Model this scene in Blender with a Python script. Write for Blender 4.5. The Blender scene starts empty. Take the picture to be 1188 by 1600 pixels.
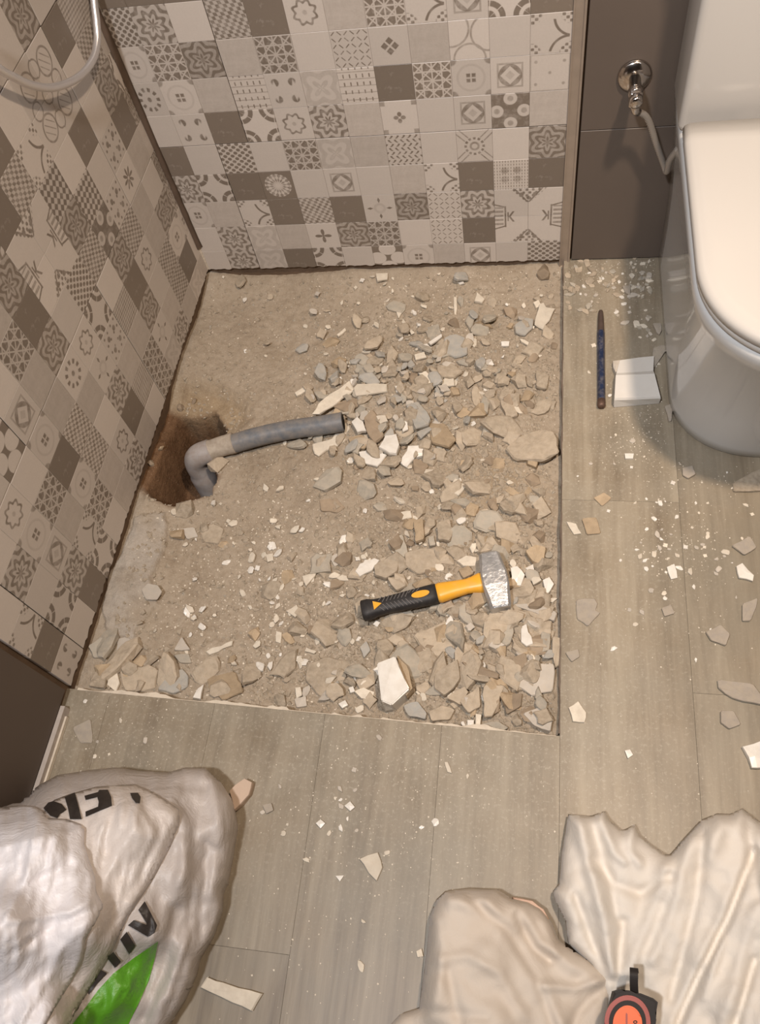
import bpy, bmesh, math, random
import numpy as np
from mathutils import Vector, Matrix, Euler

# ---------------------------------------------------------------- camera, world, lights, exposure
S = bpy.context.scene
COL = S.collection
CAM = (0.7875, -1.4177, 1.3559)
ROT = (0.5219, 0.1458, 0.1153)
FPX = 1280.34
cd = bpy.data.cameras.new('camera'); cam = bpy.data.objects.new('camera', cd); COL.objects.link(cam)
cam.location = CAM; cam.rotation_euler = Euler(ROT, 'XYZ')
cd.sensor_fit = 'VERTICAL'; cd.sensor_height = 36; cd.sensor_width = 36 * 1188 / 1600; cd.lens = 36 * FPX / 1600
cd.clip_start = 0.01
S.camera = cam

w = bpy.data.worlds.new('world'); S.world = w; w.use_nodes = True
w.node_tree.nodes['Background'].inputs[0].default_value = (0.9, 0.85, 0.8, 1)
w.node_tree.nodes['Background'].inputs[1].default_value = 0.08

def area(name, loc, size, power, color, aim):
    l = bpy.data.lights.new(name, 'AREA'); l.shape = 'DISK'; l.size = size; l.energy = power; l.color = color; l.spread = math.radians(115)
    o = bpy.data.objects.new(name, l); COL.objects.link(o); o.location = loc
    o.rotation_euler = (Vector(aim) - Vector(loc)).to_track_quat('-Z', 'Y').to_euler()
    return o
area('ceiling_downlight', (1.24, -0.92, 2.36), 0.12, 18, (1.0, 0.80, 0.62), (1.02, -0.45, 0))
area('ceiling_downlight', (0.32, -1.72, 2.36), 0.16, 18.5, (0.96, 0.965, 1.0), (0.95, -0.25, 0))
S.view_settings.view_transform = 'Standard'; S.view_settings.look = 'None'
S.view_settings.gamma = 1; S.view_settings.use_curve_mapping = False
S.view_settings.exposure = -0.14

# ---------------------------------------------------------------- helpers
RM = np.array(Euler(ROT, 'XYZ').to_matrix())
CV = np.array(CAM)
def ray(px, py):
    return RM @ np.array([(px - 594) / FPX, -(py - 800) / FPX, -1.0])
def fl(px, py, z=0.0):                       # the spot of the room seen at a photo pixel, on the level z
    d = ray(px, py); t = (z - CV[2]) / d[2]; q = CV + t * d
    return (float(q[0]), float(q[1]), float(z))
def onx(px, py, x):
    d = ray(px, py); t = (x - CV[0]) / d[0]; return tuple(float(v) for v in CV + t * d)
def ony(px, py, y):
    d = ray(px, py); t = (y - CV[1]) / d[1]; return tuple(float(v) for v in CV + t * d)
def pix(P):
    q = (np.asarray(P, float) - CV) @ RM
    return np.stack([594 + FPX * q[..., 0] / -q[..., 2], 800 - FPX * q[..., 1] / -q[..., 2]], -1)

rs = np.random.RandomState(7)
_T = rs.rand(256, 256)
def vnoise(x, y):
    x = np.asarray(x, float); y = np.asarray(y, float)
    xi = np.floor(x).astype(int); yi = np.floor(y).astype(int); fx = x - xi; fy = y - yi
    fx = fx * fx * (3 - 2 * fx); fy = fy * fy * (3 - 2 * fy)
    a = _T[xi % 256, yi % 256]; b = _T[(xi + 1) % 256, yi % 256]; c = _T[xi % 256, (yi + 1) % 256]; d = _T[(xi + 1) % 256, (yi + 1) % 256]
    return (a * (1 - fx) + b * fx) * (1 - fy) + (c * (1 - fx) + d * fx) * fy - 0.5
def fbm(x, y, o=4):
    s = 0; a = 1
    for i in range(o):
        s = s + a * vnoise(x * 2 ** i + 17 * i, y * 2 ** i + 31 * i); a *= 0.5
    return s
def poly_sd(px, py, poly):                   # signed distance, positive inside
    px = np.asarray(px, float); py = np.asarray(py, float)
    P = np.array(poly, float); d = np.full(px.shape, 1e9); ins = np.zeros(px.shape, bool)
    for i in range(len(P)):
        a = P[i]; b = P[(i + 1) % len(P)]; e = b - a
        t = np.clip(((px - a[0]) * e[0] + (py - a[1]) * e[1]) / (e @ e + 1e-12), 0, 1)
        d = np.minimum(d, np.hypot(px - a[0] - t * e[0], py - a[1] - t * e[1]))
        c = ((a[1] > py) != (b[1] > py))
        with np.errstate(divide='ignore', invalid='ignore'):
            c &= px < (b[0] - a[0]) * (py - a[1]) / (b[1] - a[1] + 1e-12) + a[0]
        ins ^= c
    return np.where(ins, d, -d)
def seg_d(px, py, pts):
    d = np.full(np.shape(px), 1e9)
    for a, b in zip(pts[:-1], pts[1:]):
        a = np.array(a, float); b = np.array(b, float); e = b - a
        t = np.clip(((px - a[0]) * e[0] + (py - a[1]) * e[1]) / (e @ e + 1e-12), 0, 1)
        d = np.minimum(d, np.hypot(px - a[0] - t * e[0], py - a[1] - t * e[1]))
    return d

def link(name, mesh, mat=None, parent=None, kind=None, label=None, cat=None, group=None):
    o = bpy.data.objects.new(name, mesh); COL.objects.link(o)
    if mat is not None and mesh is not None:
        for m in (mat if isinstance(mat, (list, tuple)) else [mat]):
            mesh.materials.append(m)
    if parent is not None: o.parent = parent
    if kind: o['kind'] = kind
    if label: o['label'] = label
    if cat: o['category'] = cat
    if group: o['group'] = group
    return o
def thing(name, loc, label, cat, group=None):
    o = link(name, None, label=label, cat=cat, group=group); o.location = loc; o.empty_display_size = 0.02
    bpy.context.view_layer.update()
    return o
def part(name, mesh, mat, root, label=None):  # mesh given in world coordinates
    o = link(name, mesh, mat, root, label=label)
    o.matrix_parent_inverse = Matrix.Identity(4)
    mesh.transform(Matrix.Translation(-Vector(root.location)))
    return o
def top(name, mesh, mat, **k):                # single-mesh thing: origin moved to its base centre
    v = np.array([q.co for q in mesh.vertices]); c = Vector((v[:, 0].mean(), v[:, 1].mean(), v[:, 2].min()))
    mesh.transform(Matrix.Translation(-c)); o = link(name, mesh, mat, **k); o.location = c
    return o
def from_bm(name, bm, smooth=False):
    bmesh.ops.recalc_face_normals(bm, faces=bm.faces)
    m = bpy.data.meshes.new(name); bm.to_mesh(m); bm.free()
    if smooth: m.polygons.foreach_set('use_smooth', [True] * len(m.polygons))
    return m
def box_bm(bm, x0, x1, y0, y1, z0, z1, bev=0.0, seg=2):
    r = bmesh.ops.create_cube(bm, size=1)
    vs = r['verts']
    for v in vs:
        v.co = Vector((x0 + (v.co.x + .5) * (x1 - x0), y0 + (v.co.y + .5) * (y1 - y0), z0 + (v.co.z + .5) * (z1 - z0)))
    if bev:
        es = list({e for v in vs for e in v.link_edges})
        bmesh.ops.bevel(bm, geom=es, offset=bev, segments=seg, affect='EDGES', profile=0.5)
def box(name, *a, bev=0.0, seg=2, smooth=False):
    bm = bmesh.new(); box_bm(bm, *a, bev=bev, seg=seg); return from_bm(name, bm, smooth)
def prism(name, pts, z0, z1, bev=0.0):
    bm = bmesh.new()
    a = [bm.verts.new((x, y, z0)) for x, y in pts]; b = [bm.verts.new((x, y, z1)) for x, y in pts]
    n = len(pts); bm.faces.new(a[::-1]); tf = bm.faces.new(b)
    for i in range(n): bm.faces.new((a[i], a[(i + 1) % n], b[(i + 1) % n], b[i]))
    if bev: bmesh.ops.bevel(bm, geom=list(tf.edges), offset=bev, segments=2, affect='EDGES')
    return from_bm(name, bm)
def spline(pts, n):
    P = np.array(pts, float); P = np.vstack([2 * P[0] - P[1], P, 2 * P[-1] - P[-2]]); out = []
    for i in range(1, len(P) - 2):
        for t in np.linspace(0, 1, n, endpoint=False):
            a, b, c, d = P[i - 1], P[i], P[i + 1], P[i + 2]
            out.append(0.5 * (2 * b + (c - a) * t + (2 * a - 5 * b + 4 * c - d) * t * t + (3 * b - a - 3 * c + d) * t ** 3))
    out.append(P[-2]); return np.array(out)
def tube(name, pts, rad, seg=16, caps=True, smooth=True):
    P = np.array(pts, float); n = len(P)
    if np.isscalar(rad): rad = [rad] * n
    T = np.gradient(P, axis=0); T /= np.linalg.norm(T, axis=1)[:, None] + 1e-12
    up = np.array([0, 0, 1.0]) if abs(T[0][2]) < .9 else np.array([1.0, 0, 0])
    N = np.cross(T[0], up); N /= np.linalg.norm(N); bm = bmesh.new(); rings = []
    for i in range(n):
        N = N - T[i] * (N @ T[i]); N /= np.linalg.norm(N); Bv = np.cross(T[i], N)
        rings.append([bm.verts.new(P[i] + rad[i] * (math.cos(a) * N + math.sin(a) * Bv)) for a in np.linspace(0, 2 * math.pi, seg, endpoint=False)])
    for i in range(n - 1):
        for k in range(seg):
            bm.faces.new((rings[i][k], rings[i][(k + 1) % seg], rings[i + 1][(k + 1) % seg], rings[i + 1][k]))
    if caps: bm.faces.new(rings[0][::-1]); bm.faces.new(rings[-1])
    return from_bm(name, bm, smooth)
def loft(name, rings, smooth=True, caps=True):
    bm = bmesh.new(); R = [[bm.verts.new(p) for p in r] for r in rings]; m = len(R[0])
    for i in range(len(R) - 1):
        for k in range(m): bm.faces.new((R[i][k], R[i][(k + 1) % m], R[i + 1][(k + 1) % m], R[i + 1][k]))
    if caps: bm.faces.new(R[0][::-1]); bm.faces.new(R[-1])
    return from_bm(name, bm, smooth)

# ---------------------------------------------------------------- shader expression helper
class X:
    nt = None
    def __init__(s, v): s.v = v
    @staticmethod
    def m(op, *a):
        n = X.nt.nodes.new('ShaderNodeMath'); n.operation = op
        for i, q in enumerate(a):
            q = q.v if isinstance(q, X) else q
            if isinstance(q, (int, float)): n.inputs[i].default_value = float(q)
            else: X.nt.links.new(q, n.inputs[i])
        return X(n.outputs[0])
    def __add__(s, o): return X.m('ADD', s, o)
    __radd__ = __add__
    def __sub__(s, o): return X.m('SUBTRACT', s, o)
    def __rsub__(s, o): return X.m('SUBTRACT', o, s)
    def __mul__(s, o): return X.m('MULTIPLY', s, o)
    __rmul__ = __mul__
    def __truediv__(s, o): return X.m('DIVIDE', s, o)
def sin(a): return X.m('SINE', a)
def cos(a): return X.m('COSINE', a)
def ab(a): return X.m('ABSOLUTE', a)
def fr(a): return X.m('FRACT', a)
def mn(*a):
    r = a[0]
    for q in a[1:]: r = X.m('MINIMUM', r, q)
    return r
def mx(*a):
    r = a[0]
    for q in a[1:]: r = X.m('MAXIMUM', r, q)
    return r
def ln(a, b): return X.m('SQRT', a * a + b * b)
def at2(a, b): return X.m('ARCTAN2', a, b)
def sub(a, b, s=0.06):                       # 1 where a<b, soft edge s
    return X.m('MINIMUM', 1.0, X.m('MAXIMUM', 0.0, (b - a) * (1.0 / s) + 0.5))
def noise(nt, co, scale, detail=3, rough=.5, dist=0):
    n = nt.nodes.new('ShaderNodeTexNoise'); n.inputs['Scale'].default_value = scale; n.inputs['Detail'].default_value = detail
    n.inputs['Roughness'].default_value = rough; n.inputs['Distortion'].default_value = dist
    if co is not None: nt.links.new(co, n.inputs['Vector'])
    return n.outputs[0]
def ramp(nt, f, stops):
    n = nt.nodes.new('ShaderNodeValToRGB'); e = n.color_ramp.elements
    e[0].position, e[0].color = stops[0][0], (*stops[0][1], 1); e[1].position, e[1].color = stops[-1][0], (*stops[-1][1], 1)
    for p, c in stops[1:-1]:
        q = e.new(p); q.color = (*c, 1)
    nt.links.new(f, n.inputs[0]); return n.outputs[0]
def mix(nt, f, a, b, mode='MIX'):
    n = nt.nodes.new('ShaderNodeMix'); n.data_type = 'RGBA'; n.blend_type = mode
    for s, q in ((n.inputs[0], f), (n.inputs[6], a), (n.inputs[7], b)):
        if isinstance(q, X): q = q.v
        if isinstance(q, (int, float)): s.default_value = q
        elif isinstance(q, tuple): s.default_value = (*q, 1)
        else: nt.links.new(q, s)
    return n.outputs[2]
def newmat(name, rough=.6, spec=.5, metal=0):
    m = bpy.data.materials.new(name); m.use_nodes = True; nt = m.node_tree
    b = nt.nodes['Principled BSDF']; b.inputs['Roughness'].default_value = rough; b.inputs['Metallic'].default_value = metal
    b.inputs['Specular IOR Level'].default_value = spec
    tc = nt.nodes.new('ShaderNodeTexCoord'); X.nt = nt
    return m, nt, b, tc
def bump(nt, b, h, strength=.3, dist=.002):
    n = nt.nodes.new('ShaderNodeBump'); n.inputs['Strength'].default_value = strength; n.inputs['Distance'].default_value = dist
    nt.links.new(h.v if isinstance(h, X) else h, n.inputs['Height']); nt.links.new(n.outputs[0], b.inputs['Normal'])
def mat(name, col, rough=.6, spec=.5, metal=0, var=.15, scale=20, bmp=0, bscale=60, rnd=0.0, dust=0.0, dustcol=(.54, .46, .36), sss=0, world=False):
    m, nt, b, tc = newmat(name, rough, spec, metal)
    if world: g_ = nt.nodes.new('ShaderNodeNewGeometry'); tc = {0: 0}; tc = type('T', (), {'outputs': {'Object': g_.outputs['Position']}})
    n = noise(nt, tc.outputs['Object'], scale, 4)
    f = X(n) * (2 * var) + (1 - var)
    if rnd:
        oi = nt.nodes.new('ShaderNodeObjectInfo'); f = f * (X(oi.outputs['Random']) * (2 * rnd) + (1 - rnd))
    cmb = nt.nodes.new('ShaderNodeCombineColor')
    for i in range(3): nt.links.new((f * float(col[i])).v, cmb.inputs[i])
    c = cmb.outputs[0]
    if dust:
        dn = noise(nt, tc.outputs['Object'], scale * 1.7, 5, .65)
        c = mix(nt, X.m('MULTIPLY', sub(0.62 - dust * .3, X(dn), .25), min(1.0, dust * 1.2)), c, dustcol)
    nt.links.new(c, b.inputs['Base Color'])
    if bmp: bump(nt, b, noise(nt, tc.outputs['Object'], bscale, 5, .6), bmp, .003)
    if sss:
        b.inputs['Subsurface Weight'].default_value = sss; b.inputs['Subsurface Scale'].default_value = .01
    return m

# ---------------------------------------------------------------- printed patterns of the wall tiles
TL = (.60, .535, .475)      # light print ground
TD = (.205, .165, .130)   # dark print
def tile_mat(code, fn, tl=TL, td=TD, q=None):
    m, nt, b, tc = newmat('tile_print_' + code, .38, .45)
    uv = nt.nodes.new('ShaderNodeUVMap'); sp = nt.nodes.new('ShaderNodeSeparateXYZ'); nt.links.new(uv.outputs[0], sp.inputs[0])
    x = X(sp.outputs[0]) * 2.0 - 1.0; y = X(sp.outputs[1]) * 2.0 - 1.0
    oi = nt.nodes.new('ShaderNodeObjectInfo')
    k = fn(x, y)
    if not isinstance(k, X): k = X.m('ADD', float(k), 0.0)
    wn = noise(nt, tc.outputs['Object'], 60, 4, .6); wn2 = noise(nt, tc.outputs['Object'], 260, 2)
    k = ((k - .12) * 1.2 + .12) * (X(wn) * 1.7 + X(wn2) * .3 + 0.02)
    k = X.m('MINIMUM', 1.0, k + (X(wn2) - .5) * .12)
    c = mix(nt, k, tl, td)
    br = X(oi.outputs['Random']) * .16 + .92 + (X(wn) - .5) * .12
    c = mix(nt, 1.0, c, nt.nodes.new('ShaderNodeCombineColor').outputs[0], 'MULTIPLY')
    cc = c.node.inputs[7].links[0].from_node
    for i in range(3): nt.links.new(br.v, cc.inputs[i])
    nt.links.new(c, b.inputs['Base Color'])
    bump(nt, b, wn, .12, .0015)
    return m
def corner(x, y): return ln(1.0 - ab(x), 1.0 - ab(y))
def pP(x, y): return 0.06
def pQ(x, y): return 0.28
def pD(x, y): return 0.95
def pH(x, y):
    u = x * 2.2; v = y * 2.6; a = ln(fr(u) - .5, fr(v) - .5); c = ln(fr(u + .5) - .5, fr(v + .5) - .5)
    return .15 + .75 * sub(mn(a, c), .27, .08)
def pW(x, y): return .22 + .5 * sub(0.0, sin(x * 16 + y * 6) * sin(y * 17), .5)
def pV(x, y):
    return .12 + .7 * mx(sub(ab(sin(x * 9)), .32, .15) * sub(0.1, sin(y * 14), .3), sub(ab(sin(y * 8)), .22, .15) * .5)
def pG(x, y):
    a = mn(ab(sin(x * 6.28)), ab(sin(y * 6.28)), ab(sin((x + y) * 4.6)), ab(sin((x - y) * 4.6)))
    return .2 + .6 * sub(.25, a, .15)
def pL(x, y):
    u = fr(x * 1.5 + .5) - .5; v = fr(y * 1.5 + .5) - .5
    a = mn(ab(ab(u) + ab(v) - .5), 1.0); l = ln(ab(u) - .25, ab(v) - .25)
    return .12 + .65 * sub(a, .06, .04) * sub(l, .2, .05)
def pR(x, y):
    r = ln(x, y); t = at2(y, x); w_ = cos(t * 8) * .07
    return .1 + .6 * sub(ab(r + w_ - .55), .07, .05) + .25 * sub(r, .12, .06)
def pRd(x, y):
    r = ln(x, y); t = at2(y, x)
    return .1 + .7 * sub(ab(r - .6), .12, .06) * sub(0.0, cos(t * 10), .5) + .6 * sub(r, .14, .06)
def pF(x, y):
    l = mx(ab(ab(x) - .14), ab(ab(y) - .14)); c = corner(x, y)
    return .1 + .7 * sub(l, .1, .05) + .5 * sub(c, .3, .08) + .12 * sub(ab(ln(x, y) - .7), .06, .05)
def pX(x, y):
    l = mn(ab(x) + ab(ab(y) - .27), ab(y) + ab(ab(x) - .27))
    return .1 + .75 * sub(l, .2, .05)
def pXs(x, y):
    l = mn(ln(x * 1.2, ab(y) - .2), ln(y * 1.2, ab(x) - .2)); c = mx(1 - ab(x), 1 - ab(y))
    return .08 + .7 * sub(l, .14, .05) + .5 * sub(c, .28, .05)
def pXd(x, y):
    l = mn(ab(x) * 2.2 + ab(ab(y) - .6), ab(y) * 2.2 + ab(ab(x) - .6))
    return .08 + .75 * sub(l, .2, .06) + .15 * sub(ab(ln(x, y) - .3), .08, .06)
def pZ(x, y):
    r = ln(x, y); t = at2(y, x)
    return .08 + .85 * sub(r, ab(cos(t * 2)) * .5 * ab(cos(t * 2)) + .04, .05)
def pFl(x, y):
    r = ln(x, y); t = at2(y, x)
    return .08 + .75 * sub(r, ab(cos(t * 4)) * .6, .08) * sub(.1, r, .05)
def pA(x, y):
    c = corner(x, y); t = at2(1 - ab(y), 1 - ab(x))
    return .08 + .8 * sub(c, .82, .04) * sub(.12, ab(sin(t * 4 + .4)), .1) * sub(.1, ab(c - .45), .05)
def pA2(x, y):
    return .1 + .45 * mx(sub(ab(ln(x - 1, y - .3) - .9), .05, .05), sub(ab(ln(x + .9, y - .6) - .9), .05, .05), sub(ab(ln(x, y + 1) - .8), .05, .05))
def pB(x, y):
    s = sub(ln(x - .1, y + .1), .8, .05)
    c = mx(sub(ab(ln(x - 1.1, y - .8) - .95), .06, .04), sub(ab(ln(x - .9, y + 1.1) - .95), .06, .04)) * s
    t = corner(x, y)
    return .08 + .8 * c + .65 * sub(t, .55, .1) * sub(.15, sin(x * 17 + 1) * sin(y * 19), .4)
def pC(x, y):
    l = ln(ab(x) - .48, ab(y) - .48)
    return .08 + .7 * sub(l, .22, .06) * sub(ab(x) + .1, ab(y) + ab(sin(x * 12)) * .3, .2)
def pCd(x, y):
    l = ln(ab(ab(x) - .42), ab(ab(y) - .42)); e = ln(fr(x * 2) - .5, fr(y * 2) - .5)
    return .12 + .6 * sub(mn(l, e), .16, .06)
def pO(x, y):
    l = mn(ln(x, ab(y) - .72), ln(y, ab(x) - .72))
    return .7 * sub(.36, l, .05) + .1 + .35 * sub(l, .16, .05)
def pOb(x, y):
    l = mn(ln(x * .9, ab(y) - .75), ln(y, (ab(x) - .7) * .9))
    return .9 * sub(.5, l, .04) + .06
def pT(x, y):
    d = ab(x) + ab(y); r = ln(x, y); e = ab(mx(ab(x), ab(y)) - .62)
    return .08 + .55 * sub(.5, d, .04) * sub(r, .6, .04) + .35 * sub(e, .05, .03) + .2 * sub(d, .25, .05)
def pTo(x, y):
    r = ln(x, y); t = at2(y, x); d = ab(ab(x) - ab(y))
    return .15 + .6 * sub(ab(r - .5), .07, .04) * sub(-.2, cos(t * 12), .3) + .45 * sub(ab(d - .2), .05, .03) * sub(.62, r, .05) + .45 * sub(ab(r - .22), .06, .04)
def pM(x, y):
    r = ln(x, y); t = at2(y, x)
    return .22 + .5 * sub(0.0, sin(r * 13 + cos(t * 8) * 1.6), .6)
def pMd(x, y):
    r = ln(x, y); t = at2(y, x)
    return .45 + .4 * sub(.1, sin(r * 15 + cos(t * 6) * 2.2), .5)
def pMr(x, y):
    r = ln(x, y); t = at2(y, x)
    return .85 * sub(.82, r, .06) + .12 + .5 * sub(0.0, sin(t * 16) + sin(r * 20) * .8, .6) * sub(.2, r, .1)
def pS(x, y): return .15 + .35 * sub(0.0, sin(y * 34), .5) + .12 * sub(0.0, sin(x * 26), .6)
def pE(x, y):
    r = ln(x, y); t = at2(y, x)
    return .1 + .16 * sub(0.0, sin(r * 9 + cos(t * 4) * 2), .6)
def pN(x, y): return .15 + .75 * sub(ab(sin(x * 9 + sin(y * 12) * .9)), .5, .2) * sub(-.6, sin(y * 24), .5)
def pK(x, y): return .15 + .75 * sub(0.0, sin((x + y) * 8.5) * sin((x - y) * 8.5), .3)
def pI(x, y): return .12 + .3 * sub(.93, mx(ab(x), ab(y)), .03) + .4 * sub(mn(ln(ab(x) - .7, ab(y) - .6), ln(x, y)), .08, .06)
def pBr(x, y):
    l = ln(ab(x) - .35, ab(y) - .3)
    return .12 + .6 * sub(ab(sin(x * 20)), .45, .3) * sub(-.3, sin(y * 30), .6) + .35 * sub(l, .22, .1)
def bigA(qx, qy):
    def f(x, y):
        U = (x + float(qx)) * .5; V = (y + float(qy)) * .5; a = ab(U); c = ab(V)
        h = .52 - a * .12
        tr = mx(sub(ab(a - .68), .025, .02) * sub(c, .40, .02), sub(ab(c - (.14 + a * .32)), .025, .02) * sub(.66, a, .02), sub(.74, a, .02) * sub(0.0, sin(V * 40), .4) * sub(c, .36, .02) * .7)
        ar = sub(ab(a * .9 + c * .55 - .5), .03, .02) * sub(c, .2, .02) * sub(a, .6, .02) + sub(ab(a - .6), .02, .02) * sub(c, .17, .02)
        fv = sub(.52, c, .03) * sub(a, (c - .45) * .95, .04) * mx(sub(.25, sin(U * 34) * sin(V * 30 + 1.0), .4), sub(ab(a - (c - .5) * .8), .03, .03), sub(ln(a - .2, c - .8), .07, .03), sub(ln(a, c - .68), .06, .03))
        return .05 + .7 * mx(tr, ar, fv) + .1 * sub(mn(a, c), .008, .01)
    return f
def bigB(qx, qy):
    def f(x, y):
        U = (x + float(qx)) * .5; V = (y + float(qy)) * .5; r = ln(U, V); l = ln(ab(U) - .5, ab(V) - .5); l2 = mn(ln(ab(U) - .62, V), ln(U, ab(V) - .62))
        return .1 + .55 * mx(sub(ab(l - .3), .025, .02), sub(ab(l2 - .2), .02, .02), sub(ab(r - .2), .02, .02)) + .45 * sub(l, .24, .03) * sub(ab(sin((U + V) * 16)), .3, .2)
    return f
codes = dict(P=pP, Q=pQ, D=pD, H=pH, W=pW, V=pV, G=pG, L=pL, R=pR, r=pRd, F=pF, X=pX, x=pXs, d=pXd, Z=pZ, f=pFl, A=pA, a=pA2, B=pB, C=pC,
             c=pCd, O=pO, o=pOb, T=pT, t=pTo, M=pM, m=pMd, n=pMr, S=pS, E=pE, N=pN, K=pK, I=pI, b=pBr)
codes.update({'1': bigA(1, -1), '2': bigA(-1, -1), '3': bigA(1, 1), '4': bigA(-1, 1), '5': bigB(1, -1), '6': bigB(-1, -1), '7': bigB(1, 1), '8': bigB(-1, 1)})
TM = {k: tile_mat(k, f) for k, f in codes.items()}
TMD = dict(TM)

# ---------------------------------------------------------------- the room shell
C7 = 0.07; Z0 = 0.0593; WX = 0.8318
XA, DF, DR = -0.0271, 1.0444, 1.063      # left wall's foot at the pit's front corner, pit depth left and right
DV = np.array([XA, -DF, 0.0]); DV /= np.linalg.norm(DV); NL = np.array([-DV[1], DV[0], 0.0])
m_grout = mat('grout', (.17, .13, .10), .9, .2, var=.25, scale=40, bmp=.4)
m_render = mat('wall_backing', (.16, .11, .075), .95, .1, var=.35, scale=25, bmp=.8)
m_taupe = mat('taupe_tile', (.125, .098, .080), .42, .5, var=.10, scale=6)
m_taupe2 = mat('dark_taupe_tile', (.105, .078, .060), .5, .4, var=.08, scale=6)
m_ceil = mat('ceiling_paint', (.75, .72, .68), .9, .2, var=.03)
m_mortar = mat('mortar_edge', (.66, .58, .47), .9, .2, var=.25, scale=60, bmp=.6)
m_metal = mat('brushed_profile', (.46, .385, .32), .42, .5, .6, var=.2, scale=30)
m_chrome = mat('chrome', (.62, .57, .53), .16, .5, 1.0, var=.08, scale=30)

XR = 1.78; YF = -2.75; ZC = 2.45
def wallobj(name, mesh, m): return link(name, mesh, m, kind='structure')
# back wall: backing behind the tiles starts a little above the pit floor
wb = wallobj('wall_back', box('wall_back', -0.3, XR + .1, 0.009, 0.12, -0.14, ZC), m_render)
def quad_box(name, s0, s1, n0, n1, z0, z1):   # a block laid along the left wall
    P = []
    for s, n in ((s0, n0), (s1, n0), (s1, n1), (s0, n1)):
        q = DV * s + NL * n; P.append((q[0], q[1]))
    return prism(name, P, z0, z1)
wl = wallobj('wall_left', quad_box('wall_left', -0.1, 2.9, -0.12, -0.009, -0.25, ZC), m_render)
wallobj('wall_right', box('wall_right', XR, XR + .1, YF, .1, -.05, ZC), m_taupe)
wallobj('wall_front', box('wall_front', -.3, XR + .1, YF - .1, YF, -.05, ZC), m_taupe)
wallobj('ceiling', box('ceiling', -.3, XR + .1, YF - .1, .12, ZC, ZC + .1), m_ceil)

# --- patterned tiles (one shared mesh, turned and scaled for each wall)
def cell_mesh(name, w_, h_, zcut=0.0, rough=False, seed=0, amp=1.0):
    """front face looks along -Y, lower left corner at the origin; zcut trims (and chips) the lower edge"""
    bm = bmesh.new(); uvl = bm.loops.layers.uv.new('UVMap'); r = random.Random(seed); g = .00012; b = .0005; t = .009
    n = 10 if rough else 1
    low = [(g + (w_ - 2 * g) * i / n, zcut + (amp * r.uniform(-.0012, .0030) if rough else g)) for i in range(n + 1)]
    out = low + [(w_ - g, h_ - g), (g, h_ - g)]
    cx = w_ / 2; cz = (zcut + h_) / 2
    ring0 = [bm.verts.new((x, t, z)) for x, z in out]
    ring1 = [bm.verts.new((x, b * .8, z)) for x, z in out]
    ring2 = [bm.verts.new((x + (b if x < cx else -b) * min(1, abs(x - cx) / (w_ * .4)), 0, z + (b if z < cz else -b))) for x, z in out]
    k = len(out)
    for A, Bv in ((ring0, ring1), (ring1, ring2)):
        for i in range(k): bm.faces.new((A[i], A[(i + 1) % k], Bv[(i + 1) % k], Bv[i]))
    bm.faces.new(ring2)
    bmesh.ops.recalc_face_normals(bm, faces=bm.faces)
    for f in bm.faces:
        for l in f.loops: l[uvl].uv = (l.vert.co.x / w_, l.vert.co.z / h_)
    m = bpy.data.meshes.new(name); bm.to_mesh(m); bm.free(); return m
cellB = cell_mesh('wall_tile', C7, C7)
cellBs = [cell_mesh('wall_tile', C7, C7, .0128, True, i) for i in range(5)]
def put_tile(parent, mesh, code, loc, rotz, sx=1.0, jitter=0.0):
    if not mesh.materials: mesh.materials.append(None)
    o = bpy.data.objects.new('wall_tile', mesh); COL.objects.link(o); o.parent = parent
    o.material_slots[0].link = 'OBJECT'; o.material_slots[0].material = TM[code]
    o.location = loc; o.rotation_euler = (0, 0, rotz); o.scale = (sx, 1, 1)
    return o
# rows from the bottom (trimmed row first), columns from the right-hand profile leftwards
BACK = ['HPTQFoPADEMP', '12DLPGmZQEMP', '34MLmdDWDBQF', 'DbDBQPTPnDAM', 'mPtPNQEGPHPD', 'QOTPxQMRADCP',
        'IVFGDVECVQFr'.replace('V', 'T', 1), 'BPaQXLPGQmGF', 'DATBGQRDWPMH', 'PDmPQGPMPDDD', 'QPGDPTPMDPQP']
rj = random.Random(3)
for j, row in enumerate(BACK):
    for k, code in enumerate(row):
        x = WX - (k + 1) * C7; z = Z0 + (j - 1) * C7
        gap = .0012 if j >= 5 else 0.0; gap += .0012 if j >= 10 else 0
        kk = 10 if j < 5 else 9
        sh = -.0012 if k >= kk else 0.0
        me = cellBs[k % 5] if j == 0 else cellB
        wdt = 1.0
        if x < 0.002:
            wdt = (C7 + x - .002) / C7; x = 0.002
            if wdt <= .05: continue
        put_tile(wb, me, code, (x + sh, rj.uniform(-.0004, .0004), z + gap), 0, wdt)
# left wall, columns from the corner forwards
LEFT = ['QEQMEGPQMQPADPC', 'PDWQdGSDRQGBMAD', 'FFWPmQQMPWFQTPB', 'MmQRDScdQWDGFMP', 'mPQWmPARrQFPRPD',
        'QQfcOWHPmQToPDF', 'mDcPKm78DGPPQMD', 'APMNPK56mQDPMPQ', 'QMPPTBWDMPQDPGP', 'SSDBBPDPQMPDQGP', 'PDPmPQDMPWPQDPG', 'QPDMPWTPDQPRPDM']
LEFT[6] = 'mDcPKm75DGPPQMD'; LEFT[7] = 'AmPDPK86mQDPMPQ'
LEFT[8] = 'QWP56BWDMPQDPGP'.replace('B', 'P', 0); LEFT[9] = 'SSD78PDPQMPDQGP'
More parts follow.
